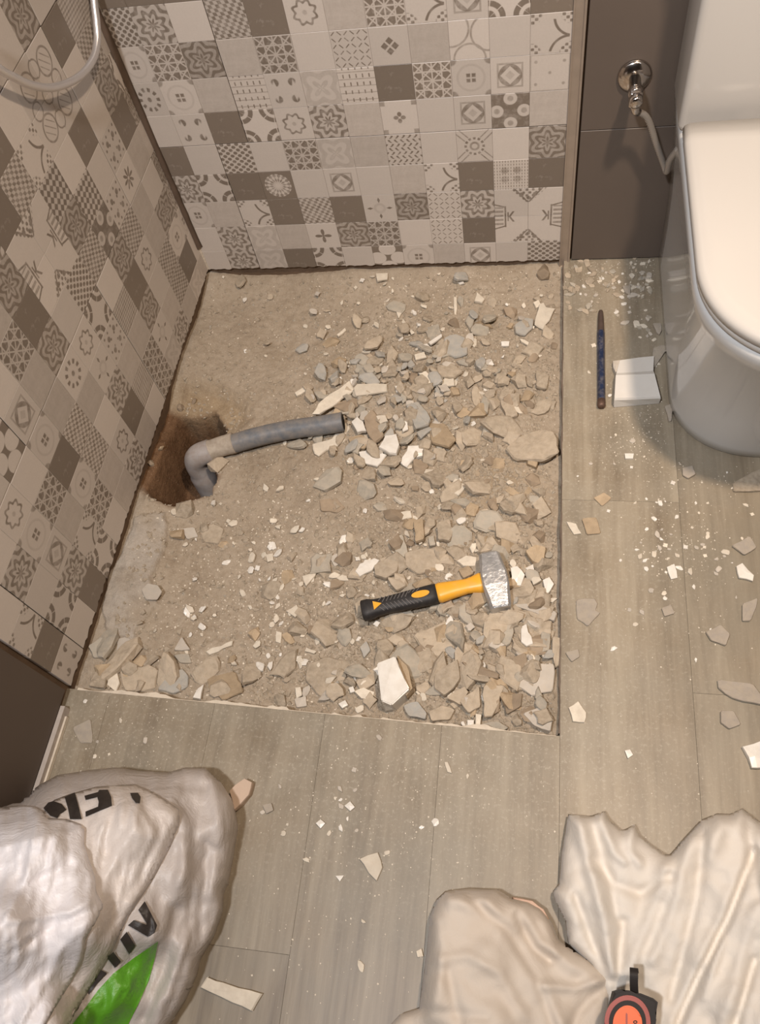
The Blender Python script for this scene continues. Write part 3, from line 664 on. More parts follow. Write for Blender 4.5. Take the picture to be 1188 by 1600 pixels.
SH = 'ceramic_shard'; SL = 'mortar_slab'; TF = 'tile_fragment'
SMALLW = ('small off-white ceramic chip lying loose in the broken mortar of the pit', 'chip', 'small off-white chips in the pit')
SMALLB = ('palm-size flat piece of sandy brown mortar among the pit rubble', 'rubble', 'flat brown mortar pieces in the pit')
SMALLG = ('small flat grey tile fragment lying in the rubble of the pit', 'fragment', 'small grey fragments in the pit')
FLW = ('tiny white chip lying on the wood-look floor outside the pit', 'chip', 'white chips on the floor')
PIECES = [
 ('5', [(208,585),(240,535),(345,455),(365,490),(300,545),(235,585)], 'cream', .007, SH, 'long cream ceramic shard leaning over the open end of the grey pipe', None, .016),
 ('5', [(362,490),(375,475),(485,468),(488,495),(370,518)], 'cream', .007, SH, 'oblong cream ceramic strip right of the long shard above the pipe end', None, .010),
 ('5', [(515,478),(552,475),(555,498),(520,502)], 'white', .006, SH, SMALLW, None, .006),
 ('5', [(625,265),(680,250),(690,290),(640,310)], 'grey', .009, TF, 'squarish grey slab upper left of the two overlapping grey slabs', None, 0),
 ('5', [(665,330),(700,310),(728,365),(690,375)], 'grey', .008, TF, 'smaller grey slab tucked under the left side of the large grey slab', None, 0),
 ('5', [(700,300),(740,288),(792,310),(785,360),(740,370),(690,345)], 'blue', .010, TF, 'large pentagonal blue-grey slab in the upper middle of the rubble', None, .003),
 ('5', [(960,255),(1000,225),(1032,228),(1028,262),(1000,290),(965,282)], 'blue', .010, TF, 'blue-grey slab beside the bright white shard near the upper right corner of the pit', None, .002),
 ('5', [(1035,250),(1052,178),(1068,172),(1078,188),(1112,190),(1098,218),(1068,265)], 'cream', .008, SH, 'bright cream folded shard near the upper right corner of the pit', None, .006),
 ('5', [(722,850),(740,820),(782,848),(752,888),(725,872)], 'cream', .008, SH, 'cream five-sided shard alone on the sand between pipe and hammer', None, .002),
 ('5', [(352,610),(375,592),(398,612),(410,648),(375,650)], 'white', .012, SH, 'small bright white shard just right of the pipe opening', None, .012),
 ('5', [(455,705),(480,655),(520,655),(533,700),(522,735),(495,730)], 'white', .014, SH, 'bright white curved shard in the middle of the three below the pipe end', None, .006),
 ('5', [(380,725),(440,718),(485,735),(450,778),(395,765)], 'white', .009, SH, 'pale flat shard at the left of the three white ones below the pipe end', None, .003),
 ('5', [(535,765),(565,705),(620,698),(658,728),(590,745),(560,780)], 'white', .009, SH, 'white boomerang-shaped shard at the right of the three below the pipe end', None, .004),
 ('5', [(210,700),(300,668),(318,612),(350,605),(330,680),(235,745),(218,735)], 'cream', .007, SH, 'long cream crescent shard lying under the open end of the pipe', None, .002),
 ('5', [(595,650),(640,628),(655,640),(612,678)], 'blue', .008, TF, SMALLG, None, .006),
 ('5', [(380,420),(430,405),(452,425),(420,465),(380,455)], 'grey', .010, TF, SMALLG, None, .002),
 ('5', [(850,500),(880,500),(860,585),(830,560)], 'grey', .010, TF, SMALLG, None, .003),
 ('5', [(640,610),(700,615),(745,680),(715,710),(650,690)], 'ochre', .013, SL, 'ochre brown mortar slab right of the white shards at the pipe end', None, .004),
 ('5', [(925,700),(980,660),(1060,635),(1110,650),(1128,730),(1070,760),(960,750)], 'brown', .018, SL, 'largest brown mortar slab against the right edge of the pit', None, .002),
 ('5', [(555,545),(600,530),(650,600),(640,625),(590,640)], 'blue', .012, TF, 'dark blue-grey upright chunk in the heap right of the pipe', None, .008),
 ('5', [(400,600),(430,565),(455,600),(475,660),(440,690),(410,650)], 'dark', .014, SL, 'dark brown mortar lump between the pipe opening and the white shards', None, .006),
 ('5', [(600,430),(630,425),(665,460),(655,490),(630,470),(615,440)], 'cream', .008, SH, 'curved cream shard in the heap above the dark blue-grey chunk', None, .008),
 ('5', [(605,330),(635,320),(650,335),(612,345)], 'white', .006, SH, SMALLW, None, .004),
 ('5', [(640,315),(690,287),(692,297),(648,325)], 'white', .005, SH, SMALLW, None, .012),
 ('5', [(588,360),(625,352),(635,375),(592,383)], 'cream', .006, SH, SMALLW, None, .004),
 ('5', [(685,455),(735,452),(738,478),(690,482)], 'cream', .006, SH, SMALLW, None, .006),
 ('5', [(518,190),(552,195),(530,228)], 'cream', .005, SH, SMALLW, None, .003),
 ('5', [(545,225),(590,285),(578,292),(540,240)], 'cream', .005, SH, SMALLW, None, .003),
 ('5', [(910,315),(942,315),(940,330),(912,330)], 'white', .005, SH, SMALLW, None, .003),
 ('5', [(858,385),(875,380),(885,400),(870,408)], 'white', .005, SH, SMALLW, None, .003),
 ('5', [(980,305),(1040,325),(1030,335),(985,315)], 'cream', .005, SH, SMALLW, None, .003),
 ('5', [(143,505),(182,480),(188,495),(150,518)], 'cream', .006, SH, SMALLW, None, .003),
 ('5', [(445,62),(490,60),(488,82),(450,88)], 'cream', .006, SH, 'cream chip lying close to the foot of the patterned back wall', None, .003),
 ('5', [(300,290),(330,262),(335,272),(305,296)], 'cream', .005, SH, SMALLW, None, .003),
 ('5', [(445,590),(480,588),(490,610),(460,620)], 'cream', .006, SH, SMALLW, None, .014),
 ('5', [(540,610),(560,600),(565,640),(545,650)], 'white', .006, SH, SMALLW, None, .010),
 ('5', [(285,560),(350,520),(430,500),(410,540),(330,580)], 'dark', .008, TF, 'dark grey slab under the long cream shard above the pipe end', None, .004),
 ('5', [(820,130),(850,155),(840,170),(812,165)], 'cream', .008, SH, SMALLW, None, .003),
 ('5', [(735,150),(745,150),(744,210),(737,212)], 'cream', .004, SH, SMALLW, None, .003),
 ('5', [(905,525),(950,540),(975,590),(930,600)], 'brown', .014, SL, SMALLB, None, .002),
 ('5', [(670,400),(730,390),(770,425),(740,450),(680,445)], 'brown', .012, SL, SMALLB, None, .003),
 ('5', [(1040,420),(1090,440),(1080,490),(1040,480)], 'brown', .012, SL, SMALLB, None, .002),
 ('5', [(520,950),(575,945),(580,970),(530,978)], 'cream', .008, SH, SMALLW, None, .003),
 ('5', [(585,975),(620,970),(625,1050),(590,1060)], 'ochre', .016, SL, 'narrow ochre mortar block standing in the rubble above the hammer handle', None, .004),
 ('5', [(675,985),(720,975),(735,1030),(690,1055)], 'brown', .016, SL, SMALLB, None, .002),
 ('5', [(235,905),(300,895),(330,930),(300,950),(240,945)], 'dark', .006, SL, 'flat dark brown patch of mortar below the middle of the pipe', None, 0),
 ('5', [(340,670),(390,655),(430,690),(400,715),(350,700)], 'ochre', .010, SL, SMALLB, None, .002),
 ('5', [(1030,170),(1050,160),(1060,180),(1040,190)], 'cream', .005, SH, SMALLW, None, .003),
 ('6', [(368,220),(385,190),(440,165),(458,172),(430,215),(385,240)], 'white', .008, SH, 'white leaf-shaped shard up and left of the hammer handle', None, .004),
 ('6', [(545,715),(600,700),(635,745),(630,768),(565,755)], 'blue', .010, TF, 'blue-grey slab at the front edge right of the white block', None, .002),
 ('6', [(660,600),(720,560),(750,545),(760,620),(700,680),(660,650)], 'brown', .020, SL, 'thick brown mortar block right of the white block at the front of the pit', None, .003),
 ('6', [(860,410),(940,385),(960,440),(945,490),(890,515),(860,480)], 'grey', .010, TF, 'grey slab directly below the hammer head', None, .001),
 ('6', [(985,420),(1005,410),(1030,490),(1005,498),(985,480)], 'white', .010, SH, 'white upright shard right of the grey slab below the hammer head', None, .006),
 ('6', [(960,640),(1050,560),(1110,560),(1105,660),(1030,680)], 'pale', .010, TF, 'large pale grey fragment near the lower right corner of the pit', None, .004),
 ('6', [(990,745),(1060,718),(1105,760),(1095,815),(1030,790)], 'pale', .010, TF, 'lilac-grey fragment in the very lower right corner of the pit', None, .004),
 ('6', [(945,205),(970,198),(1000,230),(985,270),(950,270)], 'white', .012, SH, 'white shard nearest to the right side of the hammer head', None, .006),
 ('6', [(1000,205),(1030,190),(1038,225),(1010,215)], 'white', .009, SH, SMALLW, None, .006),
 ('6', [(1065,250),(1090,240),(1108,265),(1075,310)], 'white', .009, SH, 'white shard farthest right of those beside the hammer head', None, .004),
 ('6', [(1020,235),(1045,228),(1062,250),(1030,268)], 'cream', .010, SH, SMALLW, None, .004),
 ('6', [(745,180),(780,158),(830,165),(825,195),(770,200)], 'cream', .010, SH, 'curved cream shard lying behind the neck of the hammer', None, .003),
 ('6', [(750,210),(790,195),(810,225),(770,245)], 'ochre', .014, SL, 'reddish brown lump between the cream shard and the hammer neck', None, .002),
 ('6', [(805,310),(850,305),(880,365),(840,350)], 'cream', .007, SH, 'cream fragment partly under the lower left of the hammer head', None, .002),
 ('6', [(945,340),(1040,335),(1120,370),(1110,405),(1030,370)], 'pale', .010, TF, 'long pale dusty sliver lying right of the hammer head foot', None, .004),
 ('6', [(1005,560),(1025,515),(1050,560),(1025,580)], 'cream', .008, SH, SMALLW, None, .006),
 ('6', [(705,690),(775,645),(790,665),(760,715)], 'brown', .014, SL, SMALLB, None, .003),
 ('6', [(845,640),(925,640),(880,755),(845,760)], 'brown', .014, SL, SMALLB, None, .004),
 ('6', [(780,600),(860,605),(880,630),(800,620)], 'brown', .012, SL, SMALLB, None, .008),
 ('6', [(760,550),(840,570),(905,600),(900,620),(800,590)], 'dark', .012, SL, SMALLB, None, .005),
 ('6', [(755,700),(830,640),(835,720),(790,745)], 'brown', .014, SL, SMALLB, None, .002),
 ('6', [(1000,140),(1040,118),(1078,130),(1070,190),(1030,180)], 'ochre', .018, SL, 'rounded ochre lump above the white shards right of the hammer head', None, .004),
 ('6', [(435,195),(480,170),(530,180),(525,220),(480,245),(440,230)], 'brown', .016, SL, SMALLB, None, .003),
 ('6', [(485,240),(540,235),(560,270),(520,290)], 'brown', .014, SL, SMALLB, None, .003),
 ('6', [(785,770),(810,770),(808,800),(785,795)], 'white', .009, SH, SMALLW, None, .003),
 ('6', [(815,745),(838,750),(832,800),(815,795)], 'cream', .009, SH, SMALLW, None, .003),
 ('6', [(305,710),(330,695),(342,715),(320,728)], 'white', .008, SH, SMALLW, None, .003),
 ('6', [(365,665),(400,650),(440,665),(430,695),(390,690)], 'cream', .008, SH, 'cream flat shard just left of the white block at the front', None, .003),
 ('6', [(343,650),(360,645),(368,665),(350,670)], 'white', .007, SH, SMALLW, None, .003),
 ('6', [(145,650),(165,648),(170,680),(148,690)], 'cream', .007, SH, SMALLW, None, .003),
 ('6', [(140,690),(185,680),(190,720),(150,725)], 'pale', .008, TF, SMALLG, None, 0),
 ('6', [(385,500),(410,475),(425,510),(400,540)], 'blue', .008, TF, SMALLG, None, .003),
 ('6', [(580,450),(700,400),(860,370),(845,430),(770,480),(700,545),(620,520)], 'brown', .010, SL, 'broad brown mortar slab lying below the hammer handle', None, -.003),
 ('6', [(190,560),(260,530),(380,560),(360,640),(300,720),(230,680),(180,620)], 'brown', .008, SL, 'broad brown mortar slab left of the white block', None, -.003),
 ('6', [(500,100),(545,80),(565,150),(535,180)], 'grey', .010, TF, SMALLG, None, .002),
 ('6', [(640,90),(660,85),(668,120),(645,125)], 'grey', .010, TF, SMALLG, None, .002),
 ('6', [(830,785),(900,775),(940,800),(920,810),(835,805)], 'grey', .010, TF, SMALLG, None, .002),
 ('6', [(670,45),(700,22),(735,60),(720,105),(675,100)], 'brown', .018, SL, SMALLB, None, .003),
 ('6', [(550,150),(620,130),(700,140),(690,200),(600,230),(555,200)], 'brown', .012, SL, SMALLB, None, -.002),
 ('6', [(950,540),(1000,520),(1010,560),(960,600)], 'dark', .014, SL, SMALLB, None, .002),
 ('6', [(1060,440),(1095,450),(1090,510),(1055,520)], 'grey', .012, TF, SMALLG, None, .004),
 ('6', [(1100,460),(1140,465),(1142,560),(1110,575)], 'brown', .014, SL, SMALLB, None, .002),
 ('6', [(915,680),(990,670),(985,720),(930,750)], 'dark', .012, SL, SMALLB, None, .001),
 ('6', [(640,740),(690,715),(740,730),(720,770),(650,775)], 'brown', .012, SL, SMALLB, None, .001),
 ('6', [(270,165),(310,150),(325,180),(290,200)], 'pale', .008, TF, SMALLG, None, 0),
 ('6', [(170,235),(225,215),(220,235),(185,275)], 'cream', .006, SH, SMALLW, None, .002),
 ('6', [(110,365),(150,340),(162,370),(145,390)], 'cream', .006, SH, SMALLW, None, .002),
 ('6', [(45,110),(65,108),(72,132),(60,138)], 'white', .006, SH, SMALLW, None, .002),
 ('6', [(185,500),(225,515),(215,525),(180,515)], 'cream', .005, SH, SMALLW, None, .003),
 ('6', [(75,440),(95,445),(90,485),(72,480)], 'cream', .005, SH, SMALLW, None, .003),
 ('L', [(350,490),(385,455),(440,465),(462,500),(435,545),(375,545)], 'pale', .006, TF, 'light grey five-sided fragment on the concrete patch at the left of the pit', None, .004),
 ('L', [(60,800),(130,745),(200,790),(160,860),(90,865)], 'grey', .008, TF, 'grey fragment near the left wall close to the front corner of the pit', None, .002),
 ('L', [(440,1040),(500,950),(570,920),(605,960),(600,1020),(530,1060)], 'blue', .008, TF, 'striped blue-grey slab by the front edge in the left part of the pit', None, .002),
 ('L', [(525,820),(570,745),(620,820)], 'pale', .008, TF, 'triangular pale fragment in the front left part of the pit', None, .002),
 ('L', [(530,850),(610,840),(625,890),(560,890)], 'grey', .008, TF, SMALLG, None, 0),
 ('L', [(215,760),(300,730),(335,770),(280,850),(215,840)], 'pale', .008, TF, 'pale slab at the lower tip of the grey concrete patch', None, .002),
 ('L', [(160,1010),(190,920),(215,925),(230,1000),(210,1050)], 'cream', .008, TF, SMALLG, None, .002),
 ('L', [(60,1020),(130,890),(165,900),(150,1030)], 'brown', .012, SL, SMALLB, None, 0),
 ('L', [(630,1080),(660,1030),(692,1008),(672,1088)], 'white', .006, SH, 'narrow white splinter standing at the front edge of the pit left of centre', None, .008),
 ('L', [(230,920),(330,880),(440,920),(420,1030),(260,1050)], 'brown', .008, SL, 'flat reddish brown slab at the front edge near the left corner of the pit', None, 0),
 ('L', [(700,960),(860,930),(910,1050),(800,1100),(720,1040)], 'ochre', .008, SL, 'flat ochre slab at the front edge left of the pit middle', None, 0),
 ('L', [(560,160),(640,150),(660,200),(600,215)], 'pale', .005, TF, SMALLG, None, 0),
 ('L', [(670,170),(740,130),(805,160),(770,240),(690,230)], 'brown', .007, SL, 'flat brown slab just in front of the hole round the pipe elbow', None, 0),
 ('L', [(700,830),(820,780),(850,770),(845,795),(720,845)], 'cream', .006, SH, SMALLW, None, .002),
 ('L', [(1030,300),(1070,290),(1072,330),(1040,340)], 'cream', .005, SH, SMALLW, None, .002),
 ('L', [(1050,240),(1080,230),(1090,265),(1065,270)], 'white', .005, SH, SMALLW, None, .002),
 # outside, on the floor
 ('F', [(120,700),(205,695),(220,720),(210,750),(232,765),(175,825),(125,790)], 'pale', .004, TF, 'roundish beige flake on the floor right of the pit, level with the hammer', None, 0),
 ('F', [(345,25),(388,25),(385,48),(348,48)], 'white', .005, SH, 'small bright white chip on the floor below the blue chisel', None, 0),
 ('F', [(612,90),(660,80),(675,120),(640,140),(615,125)], 'pale', .006, TF, 'small grey pebble-like chip on the floor in front of the toilet foot', None, 0),
 ('F', [(85,1200),(130,1170),(168,1225),(160,1270),(105,1265)], 'cream', .005, SH, 'cream house-shaped chip on the floor off the lower right pit corner', None, 0),
 ('F', [(345,1400),(370,1395),(385,1420),(360,1438)], 'white', .004, SH, FLW, None, 0),
 ('F', [(720,850),(790,815),(835,860),(815,915),(745,890)], 'grey', .006, TF, 'dusty grey rounded flake on the floor near the right edge of the photo', None, 0),
 ('F', [(840,450),(925,405),(958,460),(900,495)], 'pale', .006, TF, 'pale grey flake at the right, upper one of the cluster', None, 0),
 ('F', [(862,545),(890,530),(945,590),(940,615),(875,600)], 'white', .007, SH, 'white shard under the pale grey flake at the right', None, 0),
 ('F', [(775,1070),(940,1090),(985,1150),(990,1190),(850,1160),(780,1110)], 'pale', .007, TF, 'long grey-beige fragment on the floor at the right edge above the pinkish one', None, 0),
 ('F', [(790,1215),(850,1215),(885,1280),(830,1300),(790,1270)], 'grey', .006, TF, 'pinkish grey flake below the long fragment at the right edge', None, 0),
 ('F', [(890,1380),(985,1350),(990,1480),(935,1480)], 'white', .010, SH, 'bluish white shard on the floor cut by the right edge of the photo', None, 0),
 ('F', [(145,325),(215,320),(235,395),(170,400)], 'ochre', .005, TF, 'tan flake on the floor beside the right edge of the pit', None, 0),
 ('F', [(75,340),(120,350),(145,395),(110,400)], 'cream', .003, SH, 'thin cream curved chip on the pit edge next to the tan flake', None, 0),
 ('F', [(515,740),(560,725),(578,765),(530,780)], 'pale', .004, TF, 'small greenish grey flake on the floor in the middle of the right strip', None, 0),
 ('F', [(70,945),(130,930),(138,965),(100,990)], 'pale', .004, TF, 'small beige flake on the floor touching the right pit edge', None, 0),
 ('F', [(890,720),(965,690),(930,800),(890,800)], 'grey', .006, TF, 'narrow grey fragment pointing down below the white shard at the right', None, 0),
 ('F', [(540,550),(575,535),(590,600),(560,608)], 'white', .004, SH, 'white crushed chip amid white crumbs in the middle of the right floor strip', None, 0),
 ('F', [(200,230),(250,205),(285,230),(240,270)], 'ochre', .003, TF, 'thin tan flake on the floor above the pit-edge flakes', None, 0),
 ('F', [(845,160),(985,90),(990,195),(850,200)], 'brown', .006, TF, 'brown flat fragment on the floor right in front of the toilet foot', None, 0),
 ('B', [(383,622),(452,597),(470,655),(448,705)], 'cream', .005, SH, 'cream triangular shard alone on the floor between bag and cloth', None, 0),
 ('B', [(328,425),(350,408),(368,430),(350,445)], 'white', .005, SH, FLW, None, 0),
 ('B', [(222,490),(240,475),(258,490),(240,510)], 'white', .005, SH, FLW, None, 0),
 ('B', [(700,262),(712,262),(728,305),(712,300)], 'cream', .003, SH, FLW, None, 0),
 ('B', [(295,685),(328,683),(312,707)], 'white', .003, SH, FLW, None, 0),
 ('B', [(595,965),(615,955),(622,985),(600,988)], 'cream', .005, SH, 'small cream chip on the floor touching the left side of the cloth', None, 0),
 ('S', [(775,1145),(800,1105),(860,1125),(1015,1170),(975,1238),(900,1205)], 'cream', .008, SH, 'long off-white broken piece on the floor at the foot of the bag', None, 0),
 ('S', [(1015,440),(1050,432),(1058,460),(1030,475)], 'pale', .005, TF, 'small grey chip on the floor right of the bag corner', None, 0),
 ('S', [(280,140),(350,105),(358,200),(310,200)], 'pale', .002, TF, 'thin grey flake on the floor near the front left corner of the pit', None, 0),
 ('T', [(572,965),(628,945),(618,1060),(600,1065)], 'pale', .007, SH, 'narrow grey shard between the white rim piece and the toilet', None, 0),
 ('T', [(495,430),(550,430),(555,480),(540,505),(520,490)], 'pale', .006, SH, 'grey chip in the toilet shadow above the white rim piece', None, 0),
 ('T', [(300,190),(355,190),(352,250),(320,235)], 'pale', .005, SH, 'pale chip at the border of the toilet shadow right of the chisel top', None, 0),
 ('T', [(500,590),(560,570),(600,590),(560,640),(505,720),(495,660)], 'pale', .006, SH, 'grey-white shard touching the right side of the white rim piece', None, 0),
]
for cr, poly, m, th, name, lab, _g, lift in PIECES:
    if isinstance(lab, tuple): piece(cr, poly, m, th, name, lab[0], lab[1], lab[2], lift=lift)
    else: piece(cr, poly, m, th, name, lab, {'ceramic_shard': 'shard', 'mortar_slab': 'rubble', 'tile_fragment': 'fragment'}[name], lift=lift)

# white block at the front of the pit: glazed rim corner with a brown fracture side
bw = thing('tray_rim_block', (*fl(612, 1070, -.03)[:2], -.03), 'thick bright white block of broken tray rim standing at the front of the pit', 'fragment')
zt = .018
P = [fl(*p, zt)[:2] for p in [(589, 1036), (618, 1027), (629, 1055), (640, 1076), (612, 1102), (596, 1095)]]
T2 = [fl(*p, zt - .012)[:2] for p in [(618, 1027), (627, 1031), (641, 1074), (638, 1078)]]
bm = bmesh.new(); a = [bm.verts.new((*p, zt + (.006 if i in (1, 2) else 0))) for i, p in enumerate(P)]
b2 = [bm.verts.new((p[0] + .002, p[1] + .004, -.035)) for p in P]; nP = len(P)
bm.faces.new(a); bm.faces.new(b2[::-1])
for i in range(nP): bm.faces.new((a[i], a[(i + 1) % nP], b2[(i + 1) % nP], b2[i]))
bmesh.ops.bevel(bm, geom=list(bm.edges), offset=.0018, segments=2, affect='EDGES')
part('glazed_block', from_bm('glazed_block', bm), mC['white'], bw)
part('fracture_face', slab_mesh('fracture_face', [fl(*p, 0)[:2] for p in [(620, 1024), (636, 1040), (646, 1078), (636, 1090), (630, 1060)]], .04, (0, 0), 9, -.035), mC['ochre'], bw, 'rough ochre broken side')

# ---------------------------------------------------------------- scattered rubble, one object a piece
def hull_mesh(name, seed, flat=.6, n=18):
    r = random.Random(seed); bm = bmesh.new()
    for _ in range(n):
        v = Vector((r.gauss(0, 1), r.gauss(0, 1), r.gauss(0, 1))).normalized() * r.uniform(.70, 1.0)
        bm.verts.new((v.x, v.y * r.uniform(.7, 1), v.z * flat))
    ret = bmesh.ops.convex_hull(bm, input=list(bm.verts))
    bmesh.ops.delete(bm, geom=[g for g in ret['geom_interior'] if isinstance(g, bmesh.types.BMVert)], context='VERTS')
    return from_bm(name, bm)
def flake_mesh(name, seed, th=.18, elong=1.0):
    r = random.Random(seed); k = r.choice([6, 7, 8, 9]); q0 = r.choice([3, 4, 5]); ph = r.uniform(0, 6)
    bm = bmesh.new(); R3 = [[], [], []]
    for i in range(k):
        a = (i + r.uniform(-.28, .28)) * 2 * math.pi / k
        base = math.cos(math.pi / q0) / math.cos(((a + ph) % (2 * math.pi / q0)) - math.pi / q0)
        q = min(1.15, base * r.uniform(.80, 1.12) * 1.1); x, y = math.cos(a) * q * elong, math.sin(a) * q
        t1 = th * r.uniform(.7, 1.25)
        R3[2].append(bm.verts.new((x * .82, y * .82, t1))); R3[1].append(bm.verts.new((x * .97, y * .97, t1 * r.uniform(.3, .8)))); R3[0].append(bm.verts.new((x * r.uniform(.85, 1), y * r.uniform(.85, 1), -th * r.uniform(.6, 1.0))))
    c = bm.verts.new((r.uniform(-.3, .3), r.uniform(-.3, .3), th * r.uniform(.9, 1.5)))
    for i in range(k):
        n_ = (i + 1) % k; bm.faces.new((R3[2][i], R3[2][n_], c))
        for A, B in ((R3[0], R3[1]), (R3[1], R3[2])): bm.faces.new((A[i], A[n_], B[n_], B[i]))
    bm.faces.new(R3[0][::-1])
    return from_bm(name, bm)
chunks = {m: [hull_mesh('mortar_chunk', 300 + i, random.Random(i).uniform(.4, .8)) for i in range(9)] for m in ('brown', 'dark', 'ochre')}
flakes = {m: [flake_mesh(nm, 500 + i, .17 + .05 * (i % 4), 1.0 + .3 * (i % 4)) for i in range(9)] for m, nm in (('cream', 'ceramic_chip'), ('white', 'ceramic_chip'), ('grey', 'grey_flake'), ('pale', 'grey_flake'), ('blue', 'grey_flake'), ('brown', 'mortar_chunk'))}
for d in (chunks, flakes):
    for m, L in d.items():
        for q in L: q.materials.append(mC[m])
R = random.Random(11)
def inpit(x, y, mg=.006): return mg * .5 < x - XA * (-y / DF) and x < WX + .008 - mg and -.001 > y > frontline(x) + mg
def cluster(n, blobs, size, mats, kind, label, cat, group, rise=.35, elevate=0.0, floor=False):
    tot = sum(b[3] for b in blobs); c = 0; tries = 0
    while c < n and tries < n * 60:
        tries += 1
        t = R.uniform(0, tot)
        for b in blobs:
            t -= b[3]
            if t <= 0: break
        px, py = R.gauss(b[0], b[2]), R.gauss(b[1], b[2]); q = fl(px, py, 0 if floor else -.035); s = R.uniform(*size) * (R.random() ** .5 * .6 + .5)
        if floor:
            if q[0] < WX + .012 and q[1] > frontline(q[0]) - .006: continue
            if q[0] > 1.03 and q[1] > -.54: continue
            z = 0
        else:
            if not inpit(q[0], q[1], s + .002): continue
            if float(poly_sd(q[0], q[1], HOLEW)) > -.004: continue
            z = gz(q[0], q[1])
        m = R.choice(mats); me = R.choice((chunks if kind == 'c' else flakes)[m])
        o = bpy.data.objects.new(me.name.split('.')[0], me); COL.objects.link(o)
        th = s * .3 if floor else s * rise + R.uniform(0, elevate)
        o.location = (q[0], q[1], z + (s * .2 if floor else th)); o.scale = (s, s, s)
        tl = .05 if floor else (.5 if kind == 'f' else .4)
        o.rotation_euler = (R.uniform(-tl, tl), R.uniform(-tl, tl), R.uniform(0, 6.28))
        o['label'] = label; o['category'] = cat; o['group'] = group
        c += 1
BR = [(650, 560, 90, 2), (800, 600, 60, 2), (700, 800, 90, 3), (790, 1060, 75, 3), (620, 1060, 80, 2), (200, 1040, 40, .8), (560, 930, 70, 1.5), (830, 850, 50, 2), (760, 760, 70, 1.5), (830, 980, 40, 1.5), (330, 800, 60, .4), (700, 1000, 70, 2), (480, 1050, 90, 1)]
cluster(290, BR, (.009, .030), ['brown', 'brown', 'brown', 'dark', 'ochre'], 'c', 'small angular lump of sandy brown mortar in the pit rubble', 'rubble', 'small brown mortar lumps in the pit', .12)
for hx_, hy_, s1_ in ((262, 760, .013), (245, 745, .010), (285, 772, .012), (300, 668, .014), (270, 690, .016), (255, 715, .012), (318, 655, .012), (238, 765, .009), (275, 735, .010)):
    q = fl(hx_, hy_, -.12); me = R.choice(chunks['dark' if s1_ > .0105 else 'ochre']); o = bpy.data.objects.new('damp_stone', me); COL.objects.link(o)
    o.location = (q[0], q[1], float(ground(q[0], q[1])) + s1_ * .2); o.scale = (s1_,) * 3; o.rotation_euler = (R.random(), R.random(), R.random() * 6)
    o['label'] = 'damp brown stone inside the hole around the pipe elbow'; o['category'] = 'stone'; o['group'] = 'stones in the pipe hole'
GR = [(590, 620, 55, 4), (640, 640, 50, 3), (700, 590, 60, 2), (480, 520, 60, 1), (540, 640, 40, 2), (820, 1080, 50, 2), (800, 970, 50, 1.5), (560, 1090, 50, .8), (820, 510, 60, .7)]
cluster(200, GR, (.006, .017), ['grey', 'brown', 'pale', 'blue', 'brown'], 'f', 'small angular grey flake of broken tray bed in the pit rubble', 'fragment', 'small grey flakes in the pit', .3, .012)
_c = flakes['brown']; flakes['brown'] = [m_.copy() for m_ in _c]
for m_ in flakes['brown']: m_.name = 'mortar_flake'
cluster(120, BR, (.014, .032), ['brown', 'brown', 'grey'], 'f', 'flat broken plate of sandy mortar half buried in the pit rubble', 'rubble', 'flat mortar plates in the pit', .10, .004)
WR = [(400, 950, 110, 3), (640, 600, 90, 3), (700, 480, 90, 2), (430, 860, 60, 2), (600, 870, 80, 1.5), (460, 1040, 100, 2), (700, 900, 120, 1.5), (560, 560, 80, 1), (800, 1000, 80, 1)]
cluster(255, WR, (.0035, .010), ['cream', 'cream', 'white'], 'f', 'tiny loose off-white ceramic chip sprinkled over the pit bed', 'chip', 'tiny off-white chips over the pit', .3, .003)
FR = [(940, 440, 30, 1.5), (1020, 450, 40, 1.5), (1010, 680, 60, 2), (1060, 860, 45, 2), (1050, 960, 50, .6), (520, 1270, 50, .8), (230, 1130, 60, .8), (1120, 760, 50, .8), (640, 1230, 120, .6), (560, 1400, 120, .3)]
cluster(150, FR, (.0025, .0065), ['cream', 'white', 'pale'], 'f', 'tiny pale crumb of ceramic scattered on the wood-look floor', 'chip', 'tiny pale crumbs on the floor', floor=True)

cluster(46, [(930, 432, 20, 2), (912, 470, 20, 1.5), (960, 425, 16, 1)], (.004, .010), ['brown', 'brown', 'grey'], 'f', 'flat crumb of old adhesive on the floor at the foot of the taupe wall', 'crumb', 'adhesive crumbs by the taupe wall', floor=True)
cluster(46, [(1010, 440, 22, 2), (1005, 500, 22, 1.2), (1030, 560, 14, 1)], (.003, .008), ['pale', 'grey', 'cream'], 'f', 'small pale chip on the floor in the shadow beside the toilet', 'chip', 'chips in the shadow of the toilet', floor=True)
